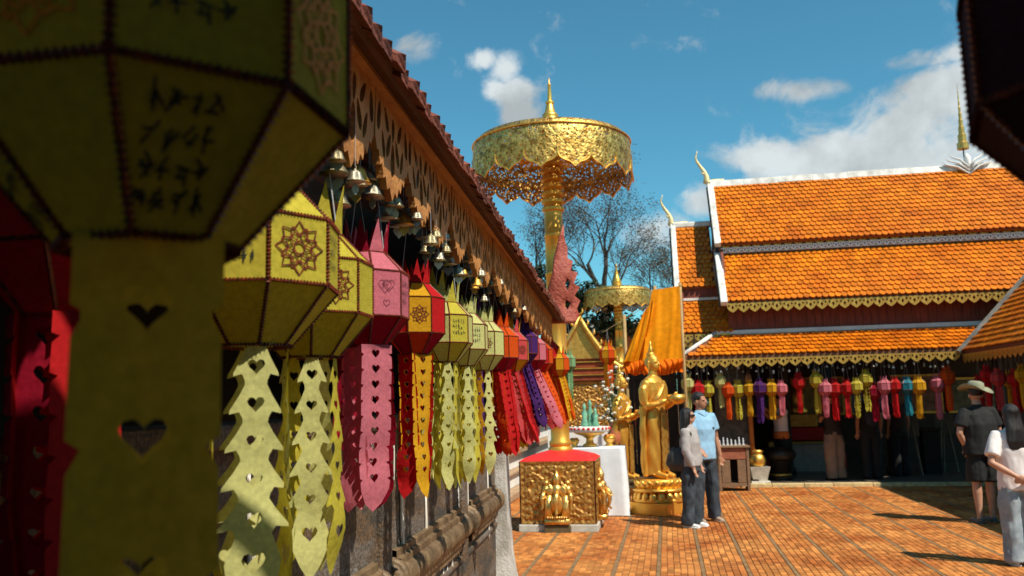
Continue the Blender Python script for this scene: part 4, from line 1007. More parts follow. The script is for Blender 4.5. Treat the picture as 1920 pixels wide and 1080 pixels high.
def great_parasol():
    F0 = gnd(1047, 997); B = F0 + HV * .50; Yc = B.y
    xl, xr = at(890, 275, Yc).x, at(1183, 265, Yc).x; rr = (xr - xl) / 2; zr = at(1037, 270, Yc).z
    zt = at(1040, 145, Yc).z
    t = thing('gilded_parasol', 'great gilded filigree parasol rising from a red-topped carved casket', 'parasol', (B.x, B.y, 0), -HA)
    hw = .485
    g = G(); g.box(-hw - .03, hw + .03, -hw - .03, hw + .03, -.01, .09); bev(obj('plinth', g, STONE, t), .012)
    g = G(); g.box(-.17, .17, -hw - .10, -hw - .02, -.01, .085); bev(obj('step', g, M('dark_step', (.10, .07, .03), .7), t), .01)
    g = G(); g.box(-hw, hw, -hw, hw, .092, .89); box = obj('casket', g, M('casket_red_gold', (.22, .07, .02), .5, .3, .4, 20), t)
    RG = M('relief_gold', (.17, .05, .012), .42, .55, .5, 26, .4, 80, col2=(.66, .36, .08))
    for k, sd in ((0, 3.3), (1, 8.1), (2, 14.0), (3, 21.0)):
        o = obj('carved_panel', relief_panel(2 * hw - .01, .79, sd), RG, box, True); a = PI / 2 * k
        o.location = (math.sin(a) * (hw + .002), -math.cos(a) * (hw + .002), .098); o.rotation_euler = (0, 0, a)
    # three-headed elephant in high relief on the front and the right side
    for k in (0, 1):
        a = PI / 2 * k; g = G()
        def ele(x, y, s, tilt):
            m = Matrix.Rotation(tilt, 4, 'Z')
            f = lambda p: (x + (m @ Vector(p)).x * s, y + (m @ Vector(p)).y * s, p[2] * s + .50)
            g.ell((x, y, .53), (.085 * s, .08 * s, .10 * s)); g.ell((x, y + .01, .62 * 1), (.06 * s, .05 * s, .05 * s))
            g.tube([f((0, -.06, .0)), f((0, -.12, -.08)), f((0, -.12, -.2)), f((0, -.10, -.30)), f((0, -.15, -.34))], [.05 * s, .045 * s, .034 * s, .026 * s, .018 * s], 8)
            for sg in (-1, 1):
                g.ell(f((sg * .12, .0, .03)), (.075 * s, .02 * s, .10 * s)); g.tube([f((sg * .05, -.07, -.05)), f((sg * .07, -.14, -.12)), f((sg * .06, -.19, -.10))], [.016 * s, .012 * s, .004], 6)
        ele(0, -.06, .8, 0); ele(-.14, -.04, .62, -.7); ele(.14, -.04, .62, .7)
        g.tube([(0, -.03, .60), (0, -.05, .68), (0, -.04, .78)], [.06, .045, .01], 8)
        for sx in (-.11, .11): g.tube([(sx, -.05, .46), (sx, -.06, .3), (sx, -.07, .18)], [.065, .055, .06], 10)
        g.ell((0, -.02, .36), (.16, .09, .15)); g.box(-.16, .16, -.12, 0, .10, .17)
        for i in range(9): g.ell((-.12 + .03 * i, -.12, .19), (.018, .02, .018), 8, 5)
        o = obj('elephant_relief', g, M('relief_gold_bright', (.62, .32, .06), .36, .85, .4, 20, .4, 70, col2=(.85, .55, .18)), box, True)
        o.location = (math.sin(a) * hw, -math.cos(a) * hw, 0); o.rotation_euler = (0, 0, a)
    g = G(); n = 14
    def tp(x, y): r = max(abs(x), abs(y)); return .905 + .14 * (1 - r / (hw + .02)) ** .8
    vs = []; fs = []
    for j in range(n + 1):
        for i in range(n + 1): x = -hw - .015 + (2 * hw + .03) * i / n; y = -hw - .015 + (2 * hw + .03) * j / n; vs.append((x, y, tp(x, y) if max(abs(x), abs(y)) < hw else .892))
    for j in range(n):
        for i in range(n): k = j * (n + 1) + i; fs.append((k, k + 1, k + n + 2, k + n + 1))
    obj('red_cloth_cover', G().add(vs, fs), REDCLOTH, t)
    # pole with rings
    pr = .128; prof = [(pr * 1.3, 1.0), (pr * 1.3, 1.04), (pr * 1.12, 1.06), (pr * 1.2, 1.09), (pr * 1.2, 1.12), (pr, 1.15), (pr, 1.36), (pr * 1.1, 1.38), (pr * 1.1, 1.42), (pr, 1.44)]
    for z in (2.2, 2.9, 3.4, 3.95): prof += [(pr, z), (pr * 1.08, z + .01), (pr * 1.08, z + .05), (pr, z + .06)]
    z = zr - 1.0
    while z < zr - .25: prof += [(pr, z), (pr * 1.25, z + .02), (pr * 1.25, z + .06), (pr * 1.05, z + .08)]; z += .11
    prof += [(pr, zr), (pr, zr + .1)]
    autos(obj('pole', G().lathe(prof, 28), GOLD_S, t), 50)
    # canopy: shallow dome, pierced drum, hanging petals
    dome = [(rr * .96 * math.cos(a), zr + .015 + .12 * math.sin(a)) for a in [PI / 2 * i / 8 for i in range(9)]]; dome[-1] = (.05, zr + .135)
    obj('canopy_top', G().lathe(dome, 48, cap=False), FILI, t, True)
    obj('canopy_drum', G().lathe([(rr, zr - .40), (rr * 1.008, zr - .2), (rr, zr - .06), (rr * .985, zr - .01), (rr * .95, zr + .025)], 64, cap=False), FILI, t, True)
    hr = G(); n = 64; hr.tube([(rr * 1.008 * math.cos(2 * PI * i / n), rr * 1.008 * math.sin(2 * PI * i / n), zr - .045) for i in range(n + 1)], .012, 6); obj('rim', hr, GOLD, t, True)
    np_ = 16; wv = 2 * PI * rr / np_
    out = []; 
    for i in range(25): a = PI * i / 24; x = -math.cos(a) * wv * .5; y = -.02 - .20 * math.sin(a) ** .55 - .06 * max(0, 1 - abs(x) / (wv * .16)); out.append((x, y))
    out += [(wv * .5, .10), (-wv * .5, .10)]
    V, F = sheet(out, (), .05)
    pm = G().add([(rr * 1.02 * math.cos(x / rr), rr * 1.02 * math.sin(x / rr), y) for x, y in V], F).mesh('petal'); pm.materials.append(FILI2)
    rg = G(); rg.tube([(rr * 1.022 * math.cos(x / rr), rr * 1.022 * math.sin(x / rr), y) for x, y in out[:25]], .012, 5); rgm = rg.mesh('petal_rim'); rgm.materials.append(GOLD)
    for k in range(np_):
        p = obj('petal', pm, None, t, loc=(0, 0, zr - .36), rot=(0, 0, 2 * PI * k / np_)); obj('petal_rim', rgm, None, p)
        g = G(); a = 2 * PI * (k + .5) / np_; g.tube([(pr * math.cos(a), pr * math.sin(a), zr - .1), (rr * math.cos(a) * .99, rr * math.sin(a) * .99, zr - .03)], .014, 5); obj('rib', g, GOLD_D, t)
    # spire
    h = zt - zr - .10; prof = []
    base = zr + .10
    for k in range(6): r = .20 - .017 * k; prof += [(r, base + h * .065 * k), (r, base + h * .065 * k + h * .04), (r * .86, base + h * .065 * (k + 1) - .003)]
    prof += [(.075, base + h * .42), (.05, base + h * .55), (.062, base + h * .56), (.062, base + h * .59), (.035, base + h * .61), (.022, base + h * .85), (.03, base + h * .87), (.012, base + h * .9), (.004, base + h)]
    autos(obj('spire', G().lathe(prof, 20), GOLD, t), 45)
    return t
PARA = great_parasol()
p2 = dup(PARA, None, (at(1158, 560, 28.5).x, 28.5, 0), -HA); p2['label'] = 'distant gilded parasol seen beside the saffron cloth'
p2.name = 'gilded_parasol'

# ------------------------------------------------------------------ white terrace, shrine and far things behind the casket
def terrace():
    t = thing('white_terrace', 'white plastered terrace wall with tan mouldings behind the carved casket', 'terrace wall', gnd(945, 932), -HA)
    TAN = M('tan_moulding', (.36, .24, .14), .8, 0, .25, 6)
    y0, y1 = -3.0, 13
    for k, (z0, z1, x, m) in enumerate(((0, .12, .30, TAN), (.122, .36, .10, WHITEP), (.362, .42, .16, TAN), (.422, .70, .02, WHITEP), (.702, .80, .12, TAN), (.802, 1.1, -.10, WHITEP), (1.102, 1.18, 0.0, TAN))):
        g = G(); g.box(-4, x, y0, y1, z0, z1); bev(obj('wall_course', g, m, t), .015)
    return t
terrace()
def shrine():
    Y = 17.0; c = at(1092, 760, Y); t = thing('gilded_shrine', 'small gilded shrine with stepped red cornice and curved gable', 'shrine', (c.x, Y, 0), -HA * .4)
    s = Y / FPX
    g = G(); g.box(-.7, .7, 0, 1.2, 0, 1.12); obj('base', g, WHITEP, t)
    o = obj('carved_panel', relief_panel(1.1, .92, 5.5, .03), M('relief_gold', (.28, .085, .015), .42, .55), t, True, loc=(0, -.02, 1.12))
    g = G(); g.box(-.55, .55, 0, 1.1, 1.12, 2.05); obj('body', g, GOLD_D, t)
    for k in range(4):
        g = G(); w = .68 - .05 * k; g.box(-w, w, -.10 + .03 * k, 1.1, 2.06 + .13 * k, 2.06 + .13 * k + .10); bev(obj('cornice', g, M('cornice_red', (.22, .045, .015), .5, .2, .3, 8), t), .01)
        g = G(); g.box(-w - .02, w + .02, -.13 + .03 * k, 1.1, 2.165 + .13 * k, 2.185 + .13 * k); obj('gilt_edge', g, GOLD, t)
    for sg in (-1, 1):
        P = [(0, 0, 3.35), (sg * .12, 0, 3.08), (sg * .26, 0, 2.86), (sg * .42, 0, 2.62), (sg * .60, 0, 2.42), (sg * .78, 0, 2.30), (sg * .88, 0, 2.36), (sg * .9, 0, 2.48)]
        g = G(); g.tube([(x, -.12, z) for x, y, z in P], [.03, .05, .055, .06, .06, .06, .045, .01], 8)
        bo = obj('gable_serpent', g, GOLD_D, t, True)
        for k in range(7):
            f = k / 7; i = int(f * 6); a = Vector(P[i]).lerp(Vector(P[i + 1]), f * 6 - i); g = G(); g.tube([(a.x, -.12, a.z), (a.x + sg * .07, -.12, a.z + .08), (a.x + sg * .06, -.12, a.z + .16)], [.035, .025, .004], 6); obj('crest_flame', g, GOLD_D, bo, True)
    g = G(); g.add([(-.62, -.06, 2.5), (.62, -.06, 2.5), (0, -.06, 3.3), (-.62, 1.0, 2.5), (.62, 1.0, 2.5), (0, 1.0, 3.3)], [(0, 1, 2), (5, 4, 3), (0, 2, 5, 3), (1, 4, 5, 2), (0, 3, 4, 1)]); obj('gable', g, GOLD_D, t)
    return t
shrine()
def far_building():
    Y = 33; a, b = at(1070, 700, Y).x, at(1255, 700, Y).x; t = thing('far_building', 'far low building with orange wall and pale eave behind the small parasol', 'building', ((a + b) / 2, Y, 0), -HA); w = (b - a) / 2
    g = G(); g.box(-w, w, 0, 4, 0, 4.3); obj('wall', g, M('orange_wall', (.45, .13, .03), .8), t)
    g = G(); g.box(-w - .3, w + .3, -.5, 4.4, 4.302, 4.62); obj('roof', g, M('pale_eave', (.5, .5, .46), .8), t)
    for k in range(5): x = -w + (k + .5) * 2 * w / 5; g = G(); g.box(x - .35, x + .35, -.03, .02, 1.6, 3.4); wi = obj('window', g, DARKWOOD, t)
far_building()
def backing():  # added dark boards, standing in for the shaded interior behind the statues
    P = at(1222, 800, 19.0); t = thing('shade_backing', 'added dark shade screen behind the golden statues', 'backing', (P.x, 19.0, 0), -HA)
    for i in range(9): g = G(); x = -1.05 + i * .235; g.box(x, x + .23, 0, .05, 0, 2.3); obj('plank', g, DARKWOOD, t)
    g = G(); g.box(-1.1, 1.1, -.03, -.002, 2.1, 2.2); obj('rail', g, DARKWOOD, t)
backing()
# saffron cloth hung beside the hall
def saffron():
    Y = 15.3; q = random.Random(2)
    t = thing('saffron_cloth', 'saffron cloth hanging in long folds from a bamboo frame beside the temple hall', 'cloth', (at(1225, 880, Y).x, Y, 0), 0)
    SAF = paper('saffron_cotton', (.88, .31, .008), .22); SAF2 = paper('deep_saffron', (.78, .16, .008), .22)
    o0 = Vector((at(1225, 880, Y).x, Y, 0))
    def drape(tl, tr, bl, br, nf, amp, mat, name, nx=90, ny=26, ph=0):
        A, B_, C_, D = [at(*p, Y) - o0 for p in (tl, tr, bl, br)]; vs = []; fs = []
        for j in range(ny + 1):
            v = j / ny
            for i in range(nx + 1):
                u = i / nx; p = A.lerp(B_, u).lerp(C_.lerp(D, u), v); uu = u + .05 * math.sin(v * 3 + u * 5)
                d = amp * (.35 + .65 * v) * (math.sin(uu * nf * 2 * PI + ph) + .45 * math.sin(uu * nf * 3.7 * PI + 1.3 + v * 2)) + .05 * math.sin(v * 5 + u * 4)
                vs.append((p.x, d, p.z + .02 * math.sin(u * 9) * v))
        for j in range(ny):
            for i in range(nx): k = j * (nx + 1) + i; fs.append((k, k + 1, k + nx + 2, k + nx + 1))
        o = obj(name, G().add(vs, fs), mat, t, True); o.location.y = -.05
    drape((1222, 544), (1272, 537), (1203, 678), (1279, 676), 2.6, .014, SAF, 'main_drape')
    drape((1206, 586), (1226, 560), (1168, 680), (1212, 678), 3, .03, SAF, 'side_drape', ph=1)
    drape((1168, 677), (1210, 675), (1171, 702), (1208, 703), 5, .03, SAF2, 'hem'); drape((1204, 675), (1279, 673), (1206, 704), (1281, 699), 8, .03, SAF2, 'hem')
    for px, py in ((1228, 536), (1275, 530)):
        P = at(px, py, Y + .1) - o0; g = G(); g.tube([(P.x, .12, 0), (P.x, .12, P.z)], .03, 8); obj('bamboo_pole', g, M('bamboo', (.35, .22, .08), .6), t, True)
    A, B_ = at(1122, 622, Y) - o0, at(1280, 532, Y) - o0; g = G(); g.tube([(A.x + .1, .08, A.z), (B_.x, .08, B_.z)], .005, 6); obj('line', g, M('bamboo', (.35, .22, .08), .6), t)
    g = G(); P = at(1172, 600, Y) - o0; g.tube([(P.x, .10, 0), (P.x, .10, P.z + .1)], .03, 8); obj('bamboo_pole', g, M('bamboo', (.35, .22, .08), .6), t, True)
saffron()

# ------------------------------------------------------------------ trees
def tree(px, Y, label, H, z0, seed, spread, leaf_n, leafsize, leafcol, dens=6, py=560):
    q = random.Random(seed); base = at(px, py, Y); t = thing('tree', label, 'tree', (base.x, Y, 0))
    g = G(); tips = []
    def branch(p, d, L, r, lv):
        n = 4; pts = [p]; rs = [r]; dd = d.copy()
        for i in range(n):
            dd = (dd + Vector((q.uniform(-.22, .22), q.uniform(-.22, .22), q.uniform(-.08, .16)))).normalized(); p = p + dd * (L / n); pts.append(p); rs.append(r * (1 - .38 * (i + 1) / n))
        g.tube(pts, rs, 7 if lv < 2 else 4)
        if lv >= 7: tips.append((p, dd)); return
        for k in range(3 if lv < 3 else 2 + (q.random() < .5)):
            nd = (dd + Vector((q.uniform(-1, 1) * spread, q.uniform(-1, 1) * spread, q.uniform(-.25, .55)))).normalized(); st = pts[-1] if k == 0 else pts[q.randint(2, n)]
            branch(st, nd, L * q.uniform(.62, .82), rs[-1] * .72, lv + 1)
        if lv > 2: tips.append((p, dd))
    branch(Vector((0, 0, z0)), Vector((.1, 0, 1)), H * .27, H * .03, 0)
    gt = G(); gt.tube([(0, 0, 0), (.05, .02, z0 * .5), (0, 0, z0 + .05)], [H * .045, H * .034, H * .03], 10)
    tr = obj('trunk', gt, M('bark', (.055, .042, .032), .9, 0, .3, 8), t, True); obj('branches', g, M('bark', (.055, .042, .032), .9), t, True)
    lf = G()
    for p, d in tips:
        for k in range(leaf_n):
            c = p + Vector((q.gauss(0, .12), q.gauss(0, .12), q.gauss(0, .1))); a = Vector((q.uniform(-1, 1), q.uniform(-1, 1), q.uniform(-.6, .6))).normalized() * leafsize; b = a.cross(Vector((q.uniform(-1, 1), q.uniform(-1, 1), 1))).normalized() * leafsize * .45
            lf.add([c - a, c + b, c + a, c - b], [(0, 1, 2, 3)])
    cr = obj('crown', lf, M('leaf_' + str(seed), leafcol, .6, 0, .5, 2.0), t); stuff(cr)
    return t
tree(1120, 34, 'tall sparse tree with bare winding branches behind the great parasol', 9.4, 3.2, 5, .80, 3, .05, (.085, .075, .05))
tree(985, 36, 'thin leafy tree rising behind the cloister roof corner', 9.2, 3.6, 9, .75, 3, .05, (.085, .075, .05))
tree(1235, 38, 'sparse tree with greyish leaves beside the temple hall gable', 8.2, 2.6, 14, .9, 4, .05, (.095, .085, .06))
tree(1085, 30, 'dense dark green tree behind the shrine', 6.0, 1.6, 23, .8, 5, .10, (.02, .04, .014))

# ------------------------------------------------------------------ people
def norms(me): return [v.normal.copy() for v in me.vertices]
def folds(me, amp, sc_, seed, zscale=.5):
    for v, n0 in zip(me.vertices, norms(me)):
        p = Vector((v.co.x * sc_ + seed, v.co.y * sc_, v.co.z * sc_ * zscale)); v.co += n0 * amp * (.75 + mnoise.noise(p) + .5 * mnoise.noise(p * 2.3))
    me.update()
def hand(g, w, d, side, curl=.5, palm=Vector((0, -1, 0))):
    """palm, four curled fingers of unequal length and a thumb"""
    d = Vector(d).normalized(); n = (palm - d * palm.dot(d)).normalized(); s = d.cross(n) * side; w = Vector(w)
    g.tube([w, w + d * .03, w + d * .085], [.025, .034, .030], 8, flat=(1.15, .6), up=n)
    for k, (o, L) in enumerate(((-.026, .066), (-.009, .076), (.009, .071), (.025, .056))):
        a = w + d * .08 + s * o; b = a + d * L * .5 + n * L * .15 * curl * 2; c = b + d * L * .35 * (1 - curl * .6) + n * L * .5 * curl
        g.tube([a - d * .02, a, b, c], [.010, .0098, .009, .0075], 6)
    a = w + d * .03 - s * .026; g.tube([a, a + d * .025 - s * .02 + n * .012, a + d * .055 - s * .022 + n * .03], [.013, .011, .008], 6)
def person(label, base, rotz, h, arms, legs=None, skin=None, top=None, sleeve=.55, hem=.88, loose=1.0, bottom=None, blen=1.0, bloose=1.0, shoe=None, hair='short', headz=0, nod=0, vox=.009, cat='person', group=None, extra=None, build=1.0):
    t = thing('person', label, cat, base, rotz, group); k = h / 1.75; t.scale = (k, k, k); skin = skin or SKIN
    legs = legs or (((.10, 0, .50), (.10, .02, .08)), ((-.10, 0, .50), (-.10, .02, .08)))
    b_ = build
    # body
    g = G()
    g.stack([(.86, 0, 0, .14, .10), (.95, 0, 0, .155, .11), (1.06, 0, 0, .14 * b_, .10), (1.25, 0, -.005, .16 * b_, .11 * b_), (1.38, 0, 0, .172 * b_, .10 * b_), (1.445, 0, .005, .12, .075), (1.48, 0, .01, .062, .058), (1.56, 0, .0, .052, .055)], 18)
    HM = Matrix.Translation((0, 0, 1.55)) @ Matrix.Rotation(headz, 4, 'Z') @ Matrix.Rotation(nod, 4, 'X') @ Matrix.Translation((0, 0, -1.55))
    hg = G()
    hg.ell((0, .012, 1.655), (.076, .096, .098), 16, 10); hg.ell((0, -.025, 1.60), (.060, .068, .085), 14, 9); hg.ell((0, -.055, 1.555), (.036, .032, .026), 10, 6)
    hg.tube([(0, -.088, 1.645), (0, -.106, 1.612), (0, -.100, 1.602)], [.008, .015, .012], 7); hg.ell((0, -.088, 1.575), (.024, .012, .010), 8, 5)
    for s in (-1, 1): hg.ell((s * .078, .012, 1.615), (.012, .022, .032), 8, 6); hg.ell((s * .03, -.078, 1.648), (.022, .014, .008), 8, 5)
    g.add([HM @ Vector(v) for v in hg.v], hg.f)
    for s, (el, wr, hd) in zip((1, -1), arms):
        sh = Vector((s * .165 * b_, 0, 1.415)); el, wr = Vector(el), Vector(wr)
        g.tube([sh + Vector((-s * .05, 0, 0)), sh, sh.lerp(el, .35), sh.lerp(el, .75), el, el.lerp(wr, .3), el.lerp(wr, .75), wr], [.05, .053, .05, .044, .038, .04, .031, .025], 10)
        hand(g, wr, Vector(hd), s)
    for s, (kn, an) in zip((1, -1), legs):
        hp_ = Vector((s * .085, 0, .92)); kn, an = Vector(kn), Vector(an)
        g.tube([hp_, hp_.lerp(kn, .3), hp_.lerp(kn, .8), kn, kn.lerp(an, .28), kn.lerp(an, .7), an, an + Vector((0, 0, -.03))], [.095, .088, .064, .055, .058, .042, .036, .038], 10)
        g.tube([an + Vector((0, .03, -.04)), an + Vector((0, -.06, -.05)), an + Vector((0, -.15, -.062))], [.034, .036, .025], 8)
    obj('body', remesh(g, vox, 3), skin, t)
    # clothes
    if top:
        g = G(); L = loose
        g.stack([(hem, 0, 0, .172 * b_ * L, .128 * b_ * L), (hem + .10, 0, 0, .170 * b_ * L, .126 * b_ * L), (1.08, 0, 0, .158 * b_ * L, .120 * b_ * L), (1.25, 0, -.005, .172 * b_ * L, .125 * b_ * L), (1.37, 0, 0, .182 * b_, .116 * b_), (1.43, 0, .004, .14, .09), (1.475, 0, .008, .075, .072), (1.50, 0, .006, .066, .066)], 20)
        for s, (el, wr, hd) in zip((1, -1), arms):
            sh = Vector((s * .160 * b_, 0, 1.412)); el, wr = Vector(el), Vector(wr)
            if sleeve <= 1:
                e = sh.lerp(el, sleeve); g.tube([sh + Vector((-s * .07, 0, -.01)), sh, sh.lerp(el, sleeve * .5), e], [.062, .068, .066 * L, .066 * L], 12)
            else: g.tube([sh + Vector((-s * .07, 0, -.01)), sh, sh.lerp(el, .5), el, el.lerp(wr, .5), el.lerp(wr, .9)], [.062, .066, .058 * L, .05 * L, .046 * L, .04], 12)
        me = remesh(g, vox * 1.15, 4); folds(me, .010, 10, h); obj('top', me, top, t)
    if bottom:
        g = G(); B = bloose
        g.stack([(.82, 0, 0, .165, .12), (.90, 0, 0, .168 * b_, .124 * b_), (1.0, 0, 0, .155 * b_, .115 * b_)], 18)
        for s, (kn, an) in zip((1, -1), legs):
            hp_ = Vector((s * .085, 0, .90)); kn, an = Vector(kn), Vector(an)
            if blen >= 1: g.tube([hp_, hp_.lerp(kn, .5), kn, kn.lerp(an, .5), an + Vector((0, 0, -.035))], [.10, .096 * B, .078 * B, .074 * B, .078 * B], 12)
            else: g.tube([hp_, hp_.lerp(kn, .5), hp_.lerp(kn, blen)], [.10, .098 * B, .092 * B], 12)
        me = remesh(g, vox * 1.15, 3); folds(me, .014, 10, h + 2); obj('trousers' if blen >= 1 else 'shorts', me, bottom, t)
    for s, (kn, an) in zip((1, -1), legs):
        g = G(); an = Vector(an); g.tube([an + Vector((0, .055, -.045)), an + Vector((0, .02, -.04)), an + Vector((0, -.08, -.048)), an + Vector((0, -.165, -.058)), an + Vector((0, -.195, -.066))], [.026, .043, .042, .033, .016], 10, flat=(1, .85))
        g.box(an.x - .04, an.x + .04, an.y - .19, an.y + .06, 0.0, .016); obj('shoe', g, shoe or BLACK, t, True)
    # face details and hair
    for s in (-1, 1):
        g = G(); c = HM @ Vector((s * .031, -.083, 1.638)); g.ell(c, (.012, .008, .006), 8, 5); obj('eye', g, INK, t, True)
    if hair:
        g = G(); g.ell((0, .022, 1.675), (.086, .102, .092), 16, 10)
        if hair == 'long':
            g.stack([(1.26, 0, .105, .10, .035), (1.35, 0, .105, .115, .05), (1.48, 0, .085, .105, .06), (1.60, 0, .04, .098, .08), (1.70, 0, .03, .085, .08)], 14)
        elif hair == 'shoulder':
            g.stack([(1.44, 0, .06, .11, .07), (1.52, 0, .045, .112, .085), (1.62, 0, .03, .10, .09), (1.70, 0, .025, .085, .085)], 14)
        me = remesh(g, vox, 2)
        for v, n0 in zip(me.vertices, norms(me)):
            if v.co.y < -.045 and v.co.z < 1.70: v.co.y = -.045 + (v.co.y + .045) * .1
            n_ = mnoise.noise(Vector((v.co.x * 30, v.co.y * 30, v.co.z * 6))); v.co += n0 * n_ * .006
            v.co = HM @ v.co
        obj('hair', me, HAIR, t)
    if extra: extra(t, HM)
    return t
DENIM = M('dark_denim', (.012, .016, .024), .8, 0, .35, 6, .3, 120, col2=(.05, .065, .08)); BLUE = M('pale_blue_shirt', (.24, .42, .58), .8, 0, .12, 5, .3, 150); GREYT = M('grey_knit', (.34, .31, .30), .85, 0, .2, 8, .4, 150)
BLK = M('black_cotton', (.010, .010, .010), .85, 0, .3, 6); WT = M('white_tee', (.72, .66, .64), .85, 0, .06, 4, .25, 120); PALEJ = M('pale_jeans', (.17, .21, .24), .85, 0, .3, 7, .3, 120, col2=(.34, .39, .42)); SHW = M('white_shoe', (.62, .60, .58), .6); KHAKI = M('tan_trousers', (.24, .15, .10), .85, 0, .15, 6)
OLIVE = M('olive_hat', (.24, .24, .16), .85, 0, .25, 10); DKT = M('dark_top', (.03, .022, .018), .85)
def man_extra(t, HM):
    g = G(); g.box(.045, .125, -.137, -.118, 1.245, 1.275); obj('pocket_flap', g, M('navy_trim', (.02, .03, .05), .8), t)
    g = G(); g.tube([(-.07, -.055, 1.475), (-.03, -.09, 1.45), (0, -.1, 1.42), (.03, -.09, 1.45), (.07, -.055, 1.475)], [.012, .016, .01, .016, .012], 6); obj('collar', g, BLUE, t, True)
person('man in pale blue short-sleeved shirt and dark trousers standing behind a woman', gnd(1324, 978), rad(22), 1.74,
       (((.245, .02, 1.13), (.255, -.05, .87), (0, -.1, -1)), ((-.22, -.05, 1.14), (-.16, -.2, .98), (.3, -.5, -.8))),
       (((.12, -.01, .50), (.15, .01, .08)), ((-.10, 0, .50), (-.12, .03, .08))), SKIN, BLUE, .62, .84, 1.08, DENIM, 1, 1.05, M('tan_shoe', (.35, .25, .18), .6), 'short', rad(28), extra=man_extra, build=1.06)
def woman_extra(t, HM):
    g = G(); c = [HM @ Vector(p) for p in ((-.075, -.04, 1.645), (-.05, -.088, 1.645), (0, -.098, 1.648), (.05, -.088, 1.645), (.075, -.04, 1.645))]
    g.tube(c, [.008, .022, .012, .022, .008], 8, flat=(.5, 1)); obj('sunglasses', g, BLACK, t, True)
    g = G(); g.stack([(.84, -.13, .15, .05, .12), (.92, -.14, .16, .075, .17), (1.06, -.13, .15, .06, .15), (1.16, -.12, .13, .025, .09)], 16); me = remesh(g, .012, 3); folds(me, .02, 7, 3); obj('shoulder_bag', me, M('dark_bag', (.035, .033, .030), .55, 0, .3, 6, .3, 40), t)
    g = G(); g.tube([(-.12, .18, 1.16), (-.16, .08, 1.36), (-.15, 0, 1.475), (-.14, -.09, 1.38), (-.14, -.06, 1.2), (-.16, .08, 1.05)], [.014] * 6, 6, flat=(1.4, .4)); obj('bag_strap', g, M('dark_bag', (.035, .033, .030), .55), t, True)
person('woman in grey top, dark jeans and sunglasses carrying a dark shoulder bag', gnd(1301, 988), rad(58), 1.53,
       (((.22, -.02, 1.14), (.21, -.08, .90), (0, -.2, -.9)), ((-.225, -.02, 1.13), (-.19, -.12, .87), (.15, -.2, -.9))),
       (((.10, -.02, .50), (.10, .0, .08)), ((-.10, .01, .50), (-.11, .05, .08))), SKIN2, GREYT, 1.5, .90, 1.12, DENIM, 1, 1.12, SHW, 'shoulder', rad(12), extra=woman_extra)
def hat_extra(t, HM):
    g = G(); n = 28; vs = []; fs = []
    for ring, (r, z) in enumerate(((.10, 0.0), (.15, -.012), (.195, -.005), (.20, .0), (.15, .0), (.10, .012))):
        for i in range(n):
            a = 2 * PI * i / n; up = .055 * abs(math.cos(a)) ** 3 * (r - .1) / .1 - .03 * abs(math.sin(a)) ** 2 * (r - .1) / .1
            vs.append((r * math.cos(a), r * 1.08 * math.sin(a), z + up))
    for k in range(5):
        for i in range(n): j = (i + 1) % n; fs.append((k * n + i, k * n + j, (k + 1) * n + j, (k + 1) * n + i))
    o = obj('hat_brim', G().add(vs, fs), OLIVE, t, True, loc=(0, .01, 1.70)); o.rotation_euler = (-.12, -.10, .5)
    o = obj('hat_crown', G().lathe([(.103, 0), (.102, .05), (.092, .09), (.06, .108), (.0, .112)], 20, cap=False), OLIVE, t, True, loc=(0, .01, 1.70)); o.rotation_euler = (-.12, -.10, .5)
    g = G(); g.tube([(.185, -.02, .975), (.20, -.03, .965)], .034, 12); obj('wristwatch', g, SHW, t, True)
person('man in wide olive hat, black shirt and black shorts seen from behind', gnd(1852, 980), rad(186), 1.74,
       (((.29, .03, 1.14), (.19, -.02, .96), (-.2, -.1, -.9)), ((-.27, .02, 1.14), (-.22, -.1, .95), (0, -.2, -.9))),
       (((.10, .0, .50), (.11, .02, .08)), ((-.10, -.02, .50), (-.11, -.04, .08))), SKIN2, BLK, .7, .86, 1.18, BLK, .92, 1.12, M('grey_shoe', (.12, .11, .10), .7), 'short', rad(-20), extra=hat_extra, build=1.14)
person('woman in white T-shirt and pale jeans with long black hair, hands clasped behind her', gnd(1922, 1060), rad(168), 1.52,
       (((.27, .10, 1.12), (.05, .21, .97), (-1, .1, -.25)), ((-.27, .10, 1.12), (-.05, .20, .95), (1, .1, -.2))),
       (((.09, .0, .50), (.10, .02, .08)), ((-.10, .0, .50), (-.10, .02, .08))), SKIN2, WT, .74, .82, 1.10, PALEJ, 1, 1.22, SHW, 'long', rad(10))
rest_arms = (((.22, .02, 1.13), (.22, -.04, .88), (0, -.1, -1)), ((-.22, .02, 1.13), (-.22, -.04, .88), (0, -.1, -1)))
def hallp(px, py, v, h, *a, **k):
    u, z = hp(px, py, v); P = H0 + HU * u + HV * v; P.z = .07; return person(k.pop('label'), P, k.pop('rot'), h, *a, vox=.014, **k)
hallp(1567, 880, .45, 1.66, (((.20, -.12, 1.16), (.10, -.26, 1.25), (-.4, -.4, .6)), ((-.20, -.12, 1.16), (-.10, -.26, 1.25), (.4, -.4, .6))), label='person in wide tan trousers and dark top inside the shaded hall', rot=rad(200), skin=SKIN, top=DKT, bottom=KHAKI, bloose=1.35, loose=1.05)
def pack(t, HM):
    g = G(); g.ell((0, .17, 1.2), (.14, .09, .2), 12, 8); obj('backpack', remesh(g, .016, 2), M('navy_pack', (.02, .025, .05), .8), t)
hallp(1636, 880, .5, 1.72, rest_arms, label='person in black with a backpack inside the shaded hall', rot=rad(178), skin=SKIN, top=BLK, bottom=BLK, extra=pack)
hallp(1690, 870, 1.1, 1.66, rest_arms, label='person in dark brown standing beside the one with the backpack', rot=rad(190), skin=SKIN, top=DKT, bottom=BLK)
